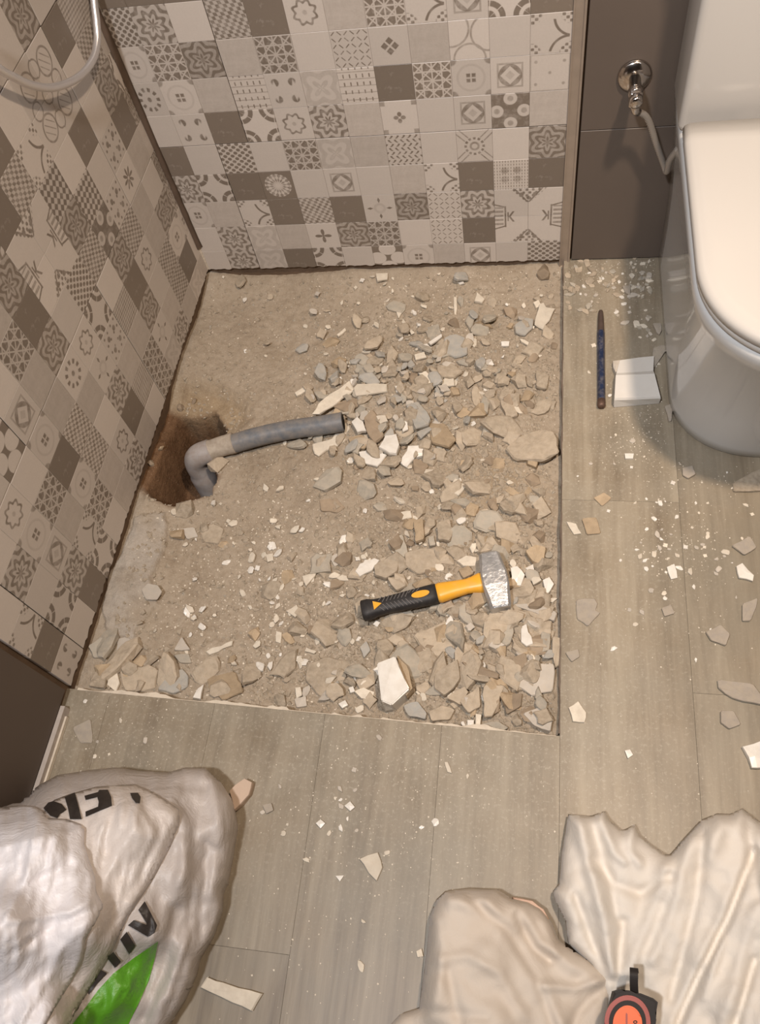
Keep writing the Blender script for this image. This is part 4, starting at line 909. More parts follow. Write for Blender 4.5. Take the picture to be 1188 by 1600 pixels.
# grit that nobody could count: joined small pieces
def grit(name, n, size, m, dens, seed, floor=False):
    r = np.random.RandomState(seed); V = []; Fc = []; base = np.array([[1, 0, -.1], [.1, .95, .1], [-1, .1, 0], [-.1, -.9, 0], [.2, .1, .9], [-.3, -.2, .75], [0, 0, -.8]])
    tf = [(0, 1, 4), (1, 2, 4), (2, 5, 4), (2, 3, 5), (3, 0, 5), (0, 4, 5), (1, 0, 6), (2, 1, 6), (3, 2, 6), (0, 3, 6)]; c = 0
    for _ in range(n * 12):
        if c >= n: break
        if floor: x = r.uniform(0, 1.3); y = r.uniform(-1.55, -.005)
        else: x = r.uniform(0, WX); y = r.uniform(-DR, -.008)
        if r.rand() > dens(x, y): continue
        s = r.uniform(*size) * (.5 + .5 * r.rand())
        if floor:
            if (x < WX + .012 and y > frontline(x) - .005) or (x > 1.035 and y > -.53): continue
            z = 0.0
        else:
            if not inpit(x, y, s + .001) or float(poly_sd(x, y, HOLEW)) > -.002: continue
            z = float(ground(x, y)) - s * .1
        Rm = np.array(Euler((r.uniform(-.6, .6), r.uniform(-.6, .6), r.uniform(0, 6.3))).to_matrix())
        P = (base * r.uniform(.65, 1.1, (7, 1)) * s * np.array([1, 1, .45 if floor else .7])) @ Rm.T
        if floor: P[:, 2] = np.maximum(P[:, 2] * .5, -.0002) + .0003
        k = len(V); V += (P + [x, y, z]).tolist(); Fc += [tuple(k + i for i in f) for f in tf]; c += 1
    me = bpy.data.meshes.new(name); me.from_pydata(V, [], Fc)
    return link(name, me, m, kind='stuff')
def dens_w(lst, base):
    W = [(*fl(a, b, -.03)[:2], s / 880, k) for a, b, s, k in lst]
    def f(x, y): return min(1, base + sum(k * math.exp(-((x - a) ** 2 + (y - b) ** 2) / (2 * s * s)) for a, b, s, k in W))
    return f
g1 = grit('gravel', 13000, (.0028, .0110), mC['brown'], dens_w([(a, b, s * 1.1, k * .3) for a, b, s, k in BR], .10), 1); g1['label'] = 'loose sandy brown gravel of crushed mortar covering the pit bed'; g1['category'] = 'gravel'
g2 = grit('debris', 4200, (.0012, .0038), mC['cream'], dens_w([(a, b, s, k * .22) for a, b, s, k in WR], .08), 2); g2['label'] = 'fine off-white ceramic splinters sprinkled over the pit bed'; g2['category'] = 'debris'
g4 = grit('rubble', 1800, (.002, .006), mC['grey'], dens_w([(a, b, s, k * .25) for a, b, s, k in GR], .03), 4); g4['label'] = 'fine grey crumbs of broken tray bed between the larger pieces'; g4['category'] = 'rubble'
g3 = grit('dust', 2400, (.0007, .0022), mC['cream'], dens_w([(a, b, s * .9, k * .35) for a, b, s, k in FR] + [(930, 430, 35, .9), (1010, 430, 40, .9), (1030, 700, 60, .5)], .025), 3, True); g3['label'] = 'fine pale crumbs of dust scattered over the wood-look floor'; g3['category'] = 'dust'

# ---------------------------------------------------------------- drain pipe
m_pvc = mat('grey_pvc', (.135, .145, .160), .5, .4, var=.2, scale=30, dust=.45, dustcol=(.30, .26, .22))
m_pvc2 = mat('dusty_coupler', (.44, .38, .31), .8, .3, var=.25, scale=40, dust=.4, dustcol=(.24, .19, .14), bmp=.2)
m_black = mat('pipe_bore_shade', (.02, .018, .016), .9, .1)  # near-black fill that paints the shade inside the pipe end
zc = -.012
pc = [fl(536, 659, -.004), fl(500, 665, -.006), fl(450, 672, -.010), fl(400, 683, -.014), fl(360, 695, -.020)]
pr = thing('drain_pipe', (*fl(440, 675, -.035)[:2], -.04), 'grey plastic drain pipe ending in a dusty elbow that drops into the hole', 'pipe')
pp = spline(pc, 8)
part('pipe_run', tube('pipe_run', pp, .0205, 28, caps=False), m_pvc, pr)
d0 = (pp[1] - pp[0]); d0 /= np.linalg.norm(d0)
part('pipe_mouth', tube('pipe_mouth', [pp[0] - d0 * .0005, pp[0] + d0 * .004, pp[0] + d0 * .02], [.0172, .0172, .0165], 28), m_black, pr, 'black plug standing for the shade in the open pipe end')
bm = bmesh.new(); Nn = np.cross(d0, [0, 0, 1]); Nn /= np.linalg.norm(Nn); Bn = np.cross(d0, Nn)
ro = [bm.verts.new(pp[0] + .0205 * (math.cos(a) * Nn + math.sin(a) * Bn)) for a in np.linspace(0, 6.2832, 28, endpoint=False)]
ri = [bm.verts.new(pp[0] - d0 * .0008 + .0172 * (math.cos(a) * Nn + math.sin(a) * Bn)) for a in np.linspace(0, 6.2832, 28, endpoint=False)]
for k in range(28): bm.faces.new((ro[k], ro[(k + 1) % 28], ri[(k + 1) % 28], ri[k]))
part('pipe_rim', from_bm('pipe_rim', bm), m_pvc, pr)
ce = [fl(366, 692, -.018), fl(345, 698, -.021), fl(324, 706, -.027)]
part('coupler', tube('coupler', spline(ce, 6), [.0225] * 3 + [.0218] * 7 + [.0228] * 3, 28), m_pvc2, pr, 'dusty beige coupler sleeve')
e0 = np.array(fl(330, 704, -.026)); e1 = np.array(fl(311, 712, -.031)); e2 = e1 + np.array([-.012, -.004, -.022]); e3 = e1 + np.array([-.010, -.010, -.060]); e4 = e3 + np.array([.004, -.008, -.09])
ep = spline([e0, e1, e2, e3, e4], 7); er = [.0255 + (.0030 if i > 20 else 0) for i in range(len(ep))]
part('elbow', tube('elbow', ep, er, 28), mat('elbow_plastic', (.36, .33, .315), .6, .35, var=.3, scale=35, dust=.35, dustcol=(.26, .19, .14)), pr, 'dusty grey elbow going down')

# ---------------------------------------------------------------- club hammer
zh = -.004
H0 = np.array(fl(566, 955, zh)); H1 = np.array(fl(752, 911, zh + .004)); HT = np.array(fl(764, 864, zh + .02)); HB = np.array(fl(783, 948, zh + .02))
ha = thing('club_hammer', (*fl(660, 932, -.03)[:2], -.03), 'club hammer with yellow neck and black rubber grip lying on the rubble', 'hammer')
ax = H1 - H0; L = np.linalg.norm(ax); ax /= L; sd = np.cross([0, 0, 1], ax); sd /= np.linalg.norm(sd); upv = np.cross(ax, sd)
def hring(t, wv, hv, n=24, p=2.6):
    c = H0 + ax * t
    out = []
    for a in np.linspace(0, 2 * math.pi, n, endpoint=False):
        ca_, sa_ = math.cos(a), math.sin(a)
        out.append(c + sd * wv * math.copysign(abs(ca_) ** (2 / p), ca_) + upv * hv * math.copysign(abs(sa_) ** (2 / p), sa_))
    return out
m_yel = mat('yellow_handle', (.86, .42, .035), .38, .5, var=.06, scale=30, dust=.12)
m_rub = mat('black_rubber', (.022, .020, .020), .55, .4, var=.3, scale=60, dust=.10, dustcol=(.2, .17, .14))
m_tread = mat('worn_rubber_tread', (.13, .12, .115), .7, .3, var=.3, scale=60)
part('grip', loft('grip', [hring(t * L, a, b) for t, a, b in ((0, .0165, .013), (.008, .0195, .0150), (.06, .0195, .015), (.11, .0165, .0130), (.2, .0155, .0125), (.35, .0170, .0135), (.5, .0180, .0140), (.58, .0185, .0145), (.63, .0180, .0145), (.635, .015, .012))]), m_rub, ha, 'black rubber grip with flared end')
part('neck', loft('neck', [hring(t * L, a, b) for t, a, b in ((.62, .0160, .0130), (.66, .0185, .0140), (.78, .0155, .0125), (.88, .0135, .0115), (.93, .0150, .0125), (.99, .0185, .0150), (1.10, .0175, .0150))]), m_yel, ha, 'glossy yellow neck')
def inset(name, pts, m_, hgt):     # pts in (along, across) on the top of the grip
    bm = bmesh.new(); v = [bm.verts.new(H0 + ax * (t * L) + sd * s + upv * (hgt - 8 * s * s)) for t, s in pts]; f = bm.faces.new(v)
    r = bmesh.ops.extrude_face_region(bm, geom=[f]); bmesh.ops.translate(bm, vec=Vector(upv * .0012), verts=[q for q in r['geom'] if isinstance(q, bmesh.types.BMVert)])
    return part(name, from_bm(name, bm), m_, ha)
inset('oval_inset', [(.50 + .075 * math.cos(a), .0065 * math.sin(a)) for a in np.linspace(0, 6.28, 20, endpoint=False)], m_yel, .0142)
inset('arrow_inset', [(.105, .0085), (.175, .0005), (.105, -.0085)], m_yel, .0128)
bm = bmesh.new()
for i in range(11):
    for sgn in (1, -1):
        t0 = .15 + i * .032
        if sgn * 1 and .40 < t0 < .6: rng = ((.0075, t0), (.014, t0 + .03))
        else: rng = ((.002 if t0 > .18 else .006, t0), (.0135, t0 + .035))
        p0 = H0 + ax * (rng[0][1] * L) + sd * sgn * rng[0][0] + upv * (.0136 - 8 * rng[0][0] ** 2 + .0008); p1 = H0 + ax * (rng[1][1] * L) + sd * sgn * rng[1][0] + upv * (.0136 - 14 * rng[1][0] ** 2 + .0008)
        d = (p1 - p0); nn = np.cross(d, upv); nn /= np.linalg.norm(nn); nn *= .0007
        v = [bm.verts.new(q) for q in (p0 - nn, p0 + nn, p1 + nn, p1 - nn)]; f = bm.faces.new(v)
        r = bmesh.ops.extrude_face_region(bm, geom=[f]); bmesh.ops.translate(bm, vec=Vector(-upv * .002), verts=[q for q in r['geom'] if isinstance(q, bmesh.types.BMVert)])
part('grip_tread', from_bm('grip_tread', bm), m_tread, ha)
# head: octagonal-section block, tapering to both faces
hx = HB - HT; HLn = np.linalg.norm(hx); hx /= HLn; hs = np.cross(hx, [0, 0, 1]); hs /= np.linalg.norm(hs); hu = np.cross(hs, hx)
if hu[2] < 0: hu = -hu
hc = (HT + HB) / 2; hc[2] = zh + .006
def head_ring(t, a, ch):
    o = []
    for x, y in ((a, a - ch), (a - ch, a), (-(a - ch), a), (-a, a - ch), (-a, -(a - ch)), (-(a - ch), -a), (a - ch, -a), (a, -(a - ch))):
        o.append(hc + hx * t + hs * x + hu * y)
    return o
hl = .0550
m_steel = mat('hammer_steel', (.54, .54, .54), .40, .5, .7, var=.45, scale=70, bmp=.8, bscale=70)
part('head', loft('head', [head_ring(t, a, c) for t, a, c in ((-hl, .0165, .005), (-hl + .003, .0185, .005), (-.030, .0212, .005), (-.012, .0232, .003), (.012, .0232, .003), (.030, .0212, .005), (hl - .003, .0185, .005), (hl, .0165, .005))], smooth=False), m_steel, ha, 'worn forged steel head')

# ---------------------------------------------------------------- chisel and white rim piece by the toilet
A = np.array(fl(939, 486, .008)); B = np.array(fl(940, 636, .008)); dd = (B - A)
ch = thing('cold_chisel', (*fl(940, 560, 0)[:2], 0), 'long thin blue cold chisel with rusty tip on the floor by the pit', 'chisel')
part('shaft', tube('shaft', [A + dd * t for t in (.22, .24, .5, .92, .94)], [.0068, .0075, .0075, .0075, .0068], 6, smooth=False), mat('blue_lacquer', (.012, .022, .060), .4, .5, var=.4, scale=60, dust=.15), ch, 'blue lacquered shaft')
part('striking_end', tube('striking_end', [A + dd * t for t in (.93, .985, 1.0)], [.0078, .0082, .007], 12), mat('rusty_steel', (.16, .10, .075), .6, .5, .6, var=.4, scale=60), ch, 'rusty mushroomed end')
part('blade', tube('blade', [A + dd * t for t in (0, .08, .23)], [.0045, .0060, .0070], 6, smooth=False), mat('brown_steel', (.12, .085, .07), .6, .5, .5, var=.3, scale=60), ch, 'brown worn blade')

tr = thing('tray_rim_piece', (*fl(995, 600, 0)[:2], 0), 'white angled piece of broken tray rim on the floor between chisel and toilet', 'fragment')
T = lambda a, b: (900 + a / 4.125, 400 + b / 4.125)
def ringz(pts): return [Vector(fl(*T(a, b), z)) for a, b, z in pts]
bm = bmesh.new()
rows = [ringz([(285, 672, .014), (400, 655, .014), (505, 645, .014)]), ringz([(262, 755, .020), (380, 748, .020), (500, 740, .020)]), ringz([(258, 768, .026), (380, 764, .026), (508, 758, .026)]),
        ringz([(250, 915, .026), (400, 912, .026), (545, 905, .026)]), ringz([(248, 930, .022), (400, 925, .022), (548, 918, .022)]), ringz([(246, 975, .001), (400, 962, .001), (535, 950, .001)])]
VT = [[bm.verts.new(p) for p in r] for r in rows]; VB = [[bm.verts.new((p.x, p.y + (.004 if i < 5 else .003), .0008)) for p in r] for i, r in enumerate(rows)]
for i in range(5):
    for k in range(2):
        bm.faces.new((VT[i][k], VT[i][k + 1], VT[i + 1][k + 1], VT[i + 1][k])); bm.faces.new((VB[i][k], VB[i + 1][k], VB[i + 1][k + 1], VB[i][k + 1]))
    for k in (0, 2): bm.faces.new((VT[i][k], VT[i + 1][k], VB[i + 1][k], VB[i][k]))
for i in (0, 5):
    for k in range(2): bm.faces.new((VT[i][k], VB[i][k], VB[i][k + 1], VT[i][k + 1]))
part('glazed_rim', from_bm('glazed_rim', bm), mat('rim_white', (.70, .67, .62), .3, .5, var=.05, scale=20, dust=.1), tr)
part('broken_edge', slab_mesh('broken_edge', [fl(*T(a, b), .01)[:2] for a, b in ((238, 680), (296, 672), (282, 735), (256, 758), (240, 720))], .012, (0, 0), 77, .0008), mC['pale'], tr, 'rough greyish broken corner')

# ---------------------------------------------------------------- toilet
m_cer = mat('toilet_ceramic', (.60, .60, .59), .08, .6, var=.02, scale=4)
m_lid = mat('toilet_lid', (.55, .52, .48), .16, .5, var=.02, scale=4)
TX = 1.2
def dshape(hw, yb, y0, b, z, n=48, p=2.15):
    o = [(TX - hw, yb, z)]
    for k in range(1, 7): o.append((TX - hw, yb + (y0 - yb) * k / 7, z))
    for a in np.linspace(0, math.pi, n + 1):
        ca_, sa_ = math.cos(a), math.sin(a)
        o.append((TX - hw * math.copysign(abs(ca_) ** (2 / p), ca_), y0 - b * abs(sa_) ** (2 / p), z))
    for k in range(6, 0, -1): o.append((TX + hw, yb + (y0 - yb) * k / 7, z))
    o.append((TX + hw, yb, z)); return o
to = thing('toilet', (TX, -.3, 0), 'close-coupled white toilet with closed lid standing against the taupe wall', 'toilet')
prof = [(0.001, .152, -.375, .143), (.004, .156, -.375, .146), (.03, .157, -.376, .150), (.12, .158, -.385, .155), (.22, .163, -.405, .162), (.30, .171, -.430, .172), (.35, .177, -.445, .180), (.375, .181, -.455, .184), (.392, .1825, -.458, .185), (.399, .180, -.458, .182), (.401, .172, -.458, .174)]
part('bowl', loft('bowl', [dshape(hw, -.0015, y0, b, z) for z, hw, y0, b in prof]), m_cer, to, 'skirted glossy bowl')
part('seat', loft('seat', [dshape(hw, -.155, -.460, b, z) for z, hw, b in ((.4015, .176, .178), (.403, .180, .181), (.412, .180, .181), (.4135, .176, .178))]), m_lid, to)
part('lid', loft('lid', [dshape(hw, -.148, -.462, b, z) for z, hw, b in ((.4145, .176, .174), (.416, .1825, .180), (.426, .1835, .181), (.432, .181, .178), (.4355, .174, .171), (.4370, .158, .155), (.4375, .10, .10), (.4378, .03, .04))]), m_lid, to, 'closed cream lid with rounded edge')
bm = bmesh.new(); box_bm(bm, TX - .187, TX + .187, -.128, -.0015, .402, .80, bev=.012, seg=4)
part('cistern', from_bm('cistern', bm, True), m_lid, to)
bm = bmesh.new(); box_bm(bm, TX - .190, TX + .190, -.134, -.0015, .802, .836, bev=.008, seg=3)
part('cistern_lid', from_bm('cistern_lid', bm, True), m_cer, to)
part('flush_button', tube('flush_button', [(TX, -.066, .834), (TX, -.066, .840)], .022, 24), m_chrome, to)
for s in (-1, 1): part('hinge', tube('hinge', [(TX + s * .075 - .02, -.146, .418), (TX + s * .075 + .02, -.146, .418)], .009, 16), m_lid, to)

# ---------------------------------------------------------------- angle valve with flexible hose
va = thing('angle_valve', (.945, -.01, .44), 'chrome angle valve with round wall plate and braided hose beside the toilet', 'valve')
c0 = np.array(ony(992, 118, -.002))
def lathe_y(name, c, prof, n=32):
    return loft(name, [[(c[0] + r * math.cos(a), c[1] - y, c[2] + r * math.sin(a)) for a in np.linspace(0, 2 * math.pi, n, endpoint=False)] for y, r in prof])
part('wall_plate', lathe_y('wall_plate', c0, ((0, .0295), (.003, .0295), (.0065, .026), (.010, .018), (.012, .010))), m_chrome, va)
part('valve_body', lathe_y('valve_body', c0, ((.008, .0105), (.040, .0105), (.042, .0125), (.055, .0125), (.057, .010))), m_chrome, va)
bm = bmesh.new(); box_bm(bm, c0[0] - .011, c0[0] + .011, c0[1] - .066, c0[1] - .044, c0[2] - .018, c0[2] + .010, bev=.003, seg=2)
part('outlet_nut', from_bm('outlet_nut', bm, True), m_chrome, va)
part('handle_cap', lathe_y('handle_cap', c0 + np.array([0, 0, 0.0]), ((.060, .0095), (.066, .0115), (.078, .0105), (.080, .007))), m_chrome, va)
hp = [c0 + np.array([.001, -.055, -.014]), c0 + np.array([.003, -.055, -.030]), np.array(ony(1012, 185, -.050)), np.array(ony(1026, 225, -.045)), np.array(ony(1038, 258, -.045)), np.array(ony(1042, 268, -.05)), np.array(ony(1047, 250, -.06)), np.array(ony(1060, 232, -.07))]
def braid():
    m, nt, b, tc = newmat('braided_steel', .40, .5, .45); n = nt.nodes.new('ShaderNodeTexWave'); n.inputs['Scale'].default_value = 260; n.bands_direction = 'DIAGONAL'; nt.links.new(tc.outputs['Object'], n.inputs[0])
    nt.links.new(ramp(nt, n.outputs[1], [(0, (.24, .21, .18)), (1, (.58, .53, .48))]), b.inputs['Base Color']); bump(nt, b, n.outputs[1], .6, .001); return m
m_braid = braid()
part('braided_hose', tube('braided_hose', spline(hp[1:], 10), .0058, 14), m_braid, va, 'thin braided steel hose')
part('hose_ferrule', tube('hose_ferrule', [hp[0], (hp[0] + hp[1]) / 2, hp[1], hp[1] + (hp[2] - hp[1]) * .25], [.009, .009, .0075, .0070], 16), m_chrome, va)

# ---------------------------------------------------------------- shower hose by the left wall
hs_pts = [(141, -150), (143, -60), (147, 0), (151, 35), (152, 62), (147, 88), (132, 112), (110, 128), (80, 137), (50, 133), (25, 122), (0, 108), (-40, 75), (-80, 20)]
sh = [onx(x, y, .019 + .004 * (1 - i / 13)) for i, (x, y) in enumerate(hs_pts)]
def hosem():
    m, nt, b, tc = newmat('shower_hose_metal', .30, .5, .85); n = nt.nodes.new('ShaderNodeTexWave'); n.inputs['Scale'].default_value = 180; n.bands_direction = 'Y'; nt.links.new(tc.outputs['Object'], n.inputs[0])
    b.inputs['Base Color'].default_value = (.88, .86, .86, 1); bump(nt, b, n.outputs[1], .25, .001); return m
hz_ = spline(sh, 10)
o = link('shower_hose', tube('shower_hose', hz_, .0064, 16), hosem(), label='loop of silvery shower hose hanging in front of the left wall', cat='hose')

# ---------------------------------------------------------------- draped bodies: bag and cloths
def drape(name, outline, ctrl, ridges, zedge, wedge, step=5, zfloor=0.001, nz=(0, 0), seed=0, power=2.0, z_off=0.0, skirt=True, fan=None, hfun=None, clampx=False):
    O = np.array(outline, float); x0, y0 = O.min(0) - step; x1, y1 = O.max(0) + step
    xs_ = np.arange(x0, x1 + step, step); ys_ = np.arange(y0, y1 + step, step); PX, PY = np.meshgrid(xs_, ys_)
    sdv = poly_sd(PX, PY, outline)
    # corner grid points near the outline are pulled onto it
    ring = []
    keep = sdv > -step * .72
    idx = -np.ones(PX.shape, int); pts = []
    for (r, c), k in np.ndenumerate(keep):
        if not k: continue
        x, y, s = PX[r, c], PY[r, c], sdv[r, c]
        if s < step * .5:
            best = None
            for i in range(len(O)):
                a = O[i]; b = O[(i + 1) % len(O)]; e = b - a; t = np.clip(((x - a[0]) * e[0] + (y - a[1]) * e[1]) / (e @ e + 1e-9), 0, 1); q = a + t * e; d = np.hypot(*(q - (x, y)))
                if best is None or d < best[0]: best = (d, q)
            x, y = best[1]; s = 0
        idx[r, c] = len(pts); pts.append((x, y, s))
    pts = np.array(pts)
    Hh = height_px(pts[:, 0], pts[:, 1], np.maximum(pts[:, 2], 0), ctrl, ridges, zedge, wedge, nz, seed, power, fan)
    if hfun: Hh = hfun(pts[:, 0], pts[:, 1], np.maximum(pts[:, 2], 0))
    V = []
    for (x, y, s), h in zip(pts, Hh):
        q = fl(x, y, max(h, zfloor) + z_off)
        if clampx: q = (max(q[0], XA * (-q[1] / DF) + .017), q[1], q[2])
        V.append(q)
    bm = bmesh.new(); bv = [bm.verts.new(v) for v in V]
    for r in range(PX.shape[0] - 1):
        for c in range(PX.shape[1] - 1):
            q = [idx[r, c], idx[r + 1, c], idx[r + 1, c + 1], idx[r, c + 1]]
            if min(q) < 0: continue
            if len({tuple(np.round(V[i], 6)) for i in q}) < 4:
                u = []
                for i in q:
                    if all(np.linalg.norm(np.array(V[i]) - V[j]) > 1e-6 for j in u): u.append(i)
                if len(u) < 3: continue
                q = u
            try: bm.faces.new([bv[i] for i in q])
            except ValueError: pass
    bmesh.ops.delete(bm, geom=[v for v in bm.verts if not v.link_faces], context='VERTS')
    bmesh.ops.remove_doubles(bm, verts=bm.verts, dist=1e-5)
    for _ in range(1): bmesh.ops.smooth_vert(bm, verts=[v for v in bm.verts if not v.is_boundary], factor=.35, use_axis_x=True, use_axis_y=True, use_axis_z=True)
    bmesh.ops.recalc_face_normals(bm, faces=bm.faces)
    if sum(f.normal.z * f.calc_area() for f in bm.faces) < 0: bmesh.ops.reverse_faces(bm, faces=bm.faces)
    if skirt:
        be = [e for e in bm.edges if e.is_boundary]
        cen = Vector(np.mean(V, axis=0)); drop = skirt if not isinstance(skirt, bool) else None
        prevf = be
        for stepk in ((.4, .006), (1.0, -.004)):
            ex = bmesh.ops.extrude_edge_only(bm, edges=prevf)
            nv = [g for g in ex['geom'] if isinstance(g, bmesh.types.BMVert)]; prevf = [g for g in ex['geom'] if isinstance(g, bmesh.types.BMEdge)]
            for v in nv:
                d = Vector((v.co.x - cen.x, v.co.y - cen.y, 0)); d = d.normalized() if d.length > 0 else d
                target = zfloor if drop is None else v.co.z - drop
                v.co.z = v.co.z + (target - v.co.z) * stepk[0] if stepk[0] < 1 else target
                v.co -= d * (.004 if stepk[0] < 1 else .006)
    me = bpy.data.meshes.new(name); bm.to_mesh(me); bm.free()
    me.polygons.foreach_set('use_smooth', [True] * len(me.polygons))
    return me
def height_px(px, py, s, ctrl, ridges, zedge, wedge, nz, seed, power=2.0, fan=None):
    C = np.array(ctrl, float); wsum = 0; zs = 0
    for cx, cy, cz in C:
        wgt = 1.0 / ((px - cx) ** 2 + (py - cy) ** 2 + 400) ** 1.5; wsum = wsum + wgt; zs = zs + wgt * cz
    z = zs / wsum
    t = np.clip(s / wedge, 0, 1); e = np.sqrt(np.clip(1 - (1 - t) ** power, 0, 1))
    z = zedge + (z - zedge) * e
    for pl, wd, amp in ridges:
        d = seg_d(px, py, pl); z = z + amp * np.exp(-(d / wd) ** 2) * np.clip(s / 8 + .15, 0, 1)
    if nz[0]: z = z + nz[0] * fbm(px / nz[1] + seed, py / nz[1] + seed * 3, 3) * np.clip(s / 15 + .1, 0, 1)
    if fan:
        (fx, fy), n_, amp = fan; a = np.arctan2(py - fy, px - fx); rr = np.hypot(px - fx, py - fy)
        z = z + amp * np.sin(a * n_ + 2.5 * vnoise(a * 6 + seed, rr / 160)) * np.clip(rr / 120, 0, 1) * np.clip(s / 12, 0, 1)
    return z

def plastic_mat(name, col, rough, tr=.0):
    m, nt, b, tc = newmat(name, rough, .5)
    n1 = noise(nt, tc.outputs['Object'], 16, 5, .6, 1.5); n2 = noise(nt, tc.outputs['Object'], 60, 3, .6, 1.0)
    c = mix(nt, (sub(.5, X(n1), .4) * .25).v, col, (col[0] * .82, col[1] * .76, col[2] * .70)); nt.links.new(c, b.inputs['Base Color'])
    w1 = noise(nt, tc.outputs['Object'], 11, 4, .55, 1.2)
    bump(nt, b, ab(X(w1) - .5) * -3.0 + ab(X(n2) - .5) * -.6, .35, .006); return m
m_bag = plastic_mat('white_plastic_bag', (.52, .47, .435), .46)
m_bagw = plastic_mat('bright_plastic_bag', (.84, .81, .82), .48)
m_print = mat('black_print', (.035, .028, .024), .5, .4, var=.4, scale=90)
m_green = plastic_mat('green_print', (.11, .34, .022), .42)
bag_out = [(-90, 1300), (-60, 1262), (30, 1250), (62, 1226), (90, 1211), (140, 1203), (180, 1199), (215, 1204), (262, 1207), (290, 1199), (322, 1200), (345, 1222), (362, 1248), (367, 1280), (360, 1330), (352, 1372), (345, 1390), (344, 1420), (330, 1462), (308, 1500), (300, 1530), (282, 1570), (262, 1600), (235, 1650), (200, 1700), (-90, 1700)]
bag_ctrl = [(60, 1330, .24), (0, 1450, .30), (120, 1260, .17), (200, 1290, .19), (250, 1260, .15), (310, 1260, .10), (330, 1350, .08), (270, 1360, .14), (310, 1430, .07), (210, 1440, .16), (120, 1440, .24), (240, 1520, .08), (150, 1560, .13), (60, 1600, .22), (200, 1620, .06), (0, 1300, .22)]
bag_r = [([(285, 1275), (292, 1360), (255, 1450), (200, 1540)], 12, .012), ([(330, 1215), (345, 1300), (330, 1400)], 10, .008), ([(290, 1400), (288, 1470), (240, 1600)], 9, .009), ([(320, 1330), (300, 1450), (262, 1560)], 7, .006),
         ([(120, 1225), (240, 1222), (320, 1230)], 10, -.006), ([(285, 1300), (340, 1330)], 8, -.005), ([(270, 1420), (262, 1500), (225, 1590)], 7, -.008)]
bg = thing('rubble_sack', (.10, -1.42, 0), 'large white plastic sack with black lettering and a green print, standing at the lower left', 'bag')
flapA = [(70, 1268), (84, 1250), (110, 1240), (150, 1229), (210, 1225), (240, 1238), (262, 1252), (280, 1264), (281, 1285), (266, 1322), (236, 1378), (200, 1432), (178, 1480), (150, 1530), (122, 1575), (95, 1625), (60, 1680), (-60, 1680), (-60, 1300)]
flapB = [(-80, 1250), (0, 1262), (30, 1258), (52, 1260), (66, 1268), (75, 1278), (104, 1280), (126, 1288), (132, 1296), (131, 1318), (140, 1345), (149, 1371), (150, 1392), (162, 1415), (150, 1440), (133, 1468), (128, 1500), (110, 1536), (80, 1585), (50, 1640), (30, 1680), (-80, 1680)]
flap_r = [([(272, 1275), (222, 1385), (150, 1505), (90, 1605)], 7, .007), ([(128, 1300), (150, 1350), (138, 1430), (60, 1520)], 14, -.012), ([(60, 1272), (40, 1380), (-20, 1480)], 10, .012), ([(125, 1288), (134, 1340), (152, 1400)], 5, .008),
          ([(165, 1392), (110, 1425), (20, 1440)], 6, .009), ([(182, 1290), (160, 1385)], 9, -.007), ([(130, 1490), (40, 1560)], 6, .009), ([(110, 1350), (20, 1395)], 7, -.008), ([(215, 1258), (240, 1300), (205, 1380)], 5, .006),
          ([(-20, 1330), (60, 1310), (110, 1300)], 8, .008), ([(0, 1500), (70, 1455), (150, 1420)], 9, -.009), ([(30, 1600), (70, 1540), (95, 1480)], 7, .008), ([(190, 1260), (150, 1300), (110, 1370)], 5, .005)]
def crease(px, py, rs_):
    z = 0
    for pl, wd, amp in rs_: z = z + amp * np.exp(-seg_d(px, py, pl) / (wd * .8))
    return z
def pl_noise(px, py, sd, ang):        # sharp crinkles of thin film, mostly running along one direction
    u = px * math.cos(ang) + py * math.sin(ang); v = -px * math.sin(ang) + py * math.cos(ang)
    return (.5 - np.abs(fbm(u / 85 + sd, v / 22 + sd * 2, 3)) * 2.2) * .010 + (.5 - np.abs(fbm(u / 30 + sd * 3, v / 18, 2)) * 2) * .003
def body_hh(px, py, s):
    return height_px(px, py, s, bag_ctrl, bag_r, .045, 70, (.004, 60), 3) + .75 * pl_noise(px, py, 4, 1.8) * np.clip(s / 18 + .1, 0, 1)
def inA(px, py): return np.maximum(poly_sd(px, py, bag_out), 0)
def flapA_hh(px, py, s):
    t = np.clip(s / 55, 0, 1); return body_hh(px, py, inA(px, py)) * .999 + .005 + .022 * np.sqrt(1 - (1 - t) ** 2) + (crease(px, py, flap_r[:1] + flap_r[7:9]) + pl_noise(px, py, 9, 2.2) * .2) * np.clip(s / 12, 0, 1)
def flapB_hh(px, py, s):
    t = np.clip(s / 45, 0, 1); return flapA_hh(px, py, np.maximum(poly_sd(px, py, flapA), 0)) + .004 + .013 * np.sqrt(1 - (1 - t) ** 2) + (crease(px, py, flap_r[2:6] + flap_r[9:]) + pl_noise(px, py, 14, 2.5) * .28) * np.clip(s / 12, 0, 1)
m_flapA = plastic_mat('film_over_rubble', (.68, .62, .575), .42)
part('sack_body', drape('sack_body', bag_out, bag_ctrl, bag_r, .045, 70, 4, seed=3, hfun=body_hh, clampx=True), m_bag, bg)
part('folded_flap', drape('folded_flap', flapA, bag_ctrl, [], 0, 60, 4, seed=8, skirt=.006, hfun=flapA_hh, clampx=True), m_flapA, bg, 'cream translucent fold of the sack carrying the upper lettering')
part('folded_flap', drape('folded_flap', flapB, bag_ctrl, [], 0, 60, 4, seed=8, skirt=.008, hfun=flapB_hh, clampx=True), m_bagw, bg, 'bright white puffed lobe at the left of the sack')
hA = lambda x, y: float(flapA_hh(np.array([x]), np.array([y]), np.maximum(poly_sd([x], [y], flapA), 0))[0])
hBody = lambda x, y: float(body_hh(np.array([x]), np.array([y]), inA([x], [y]))[0])
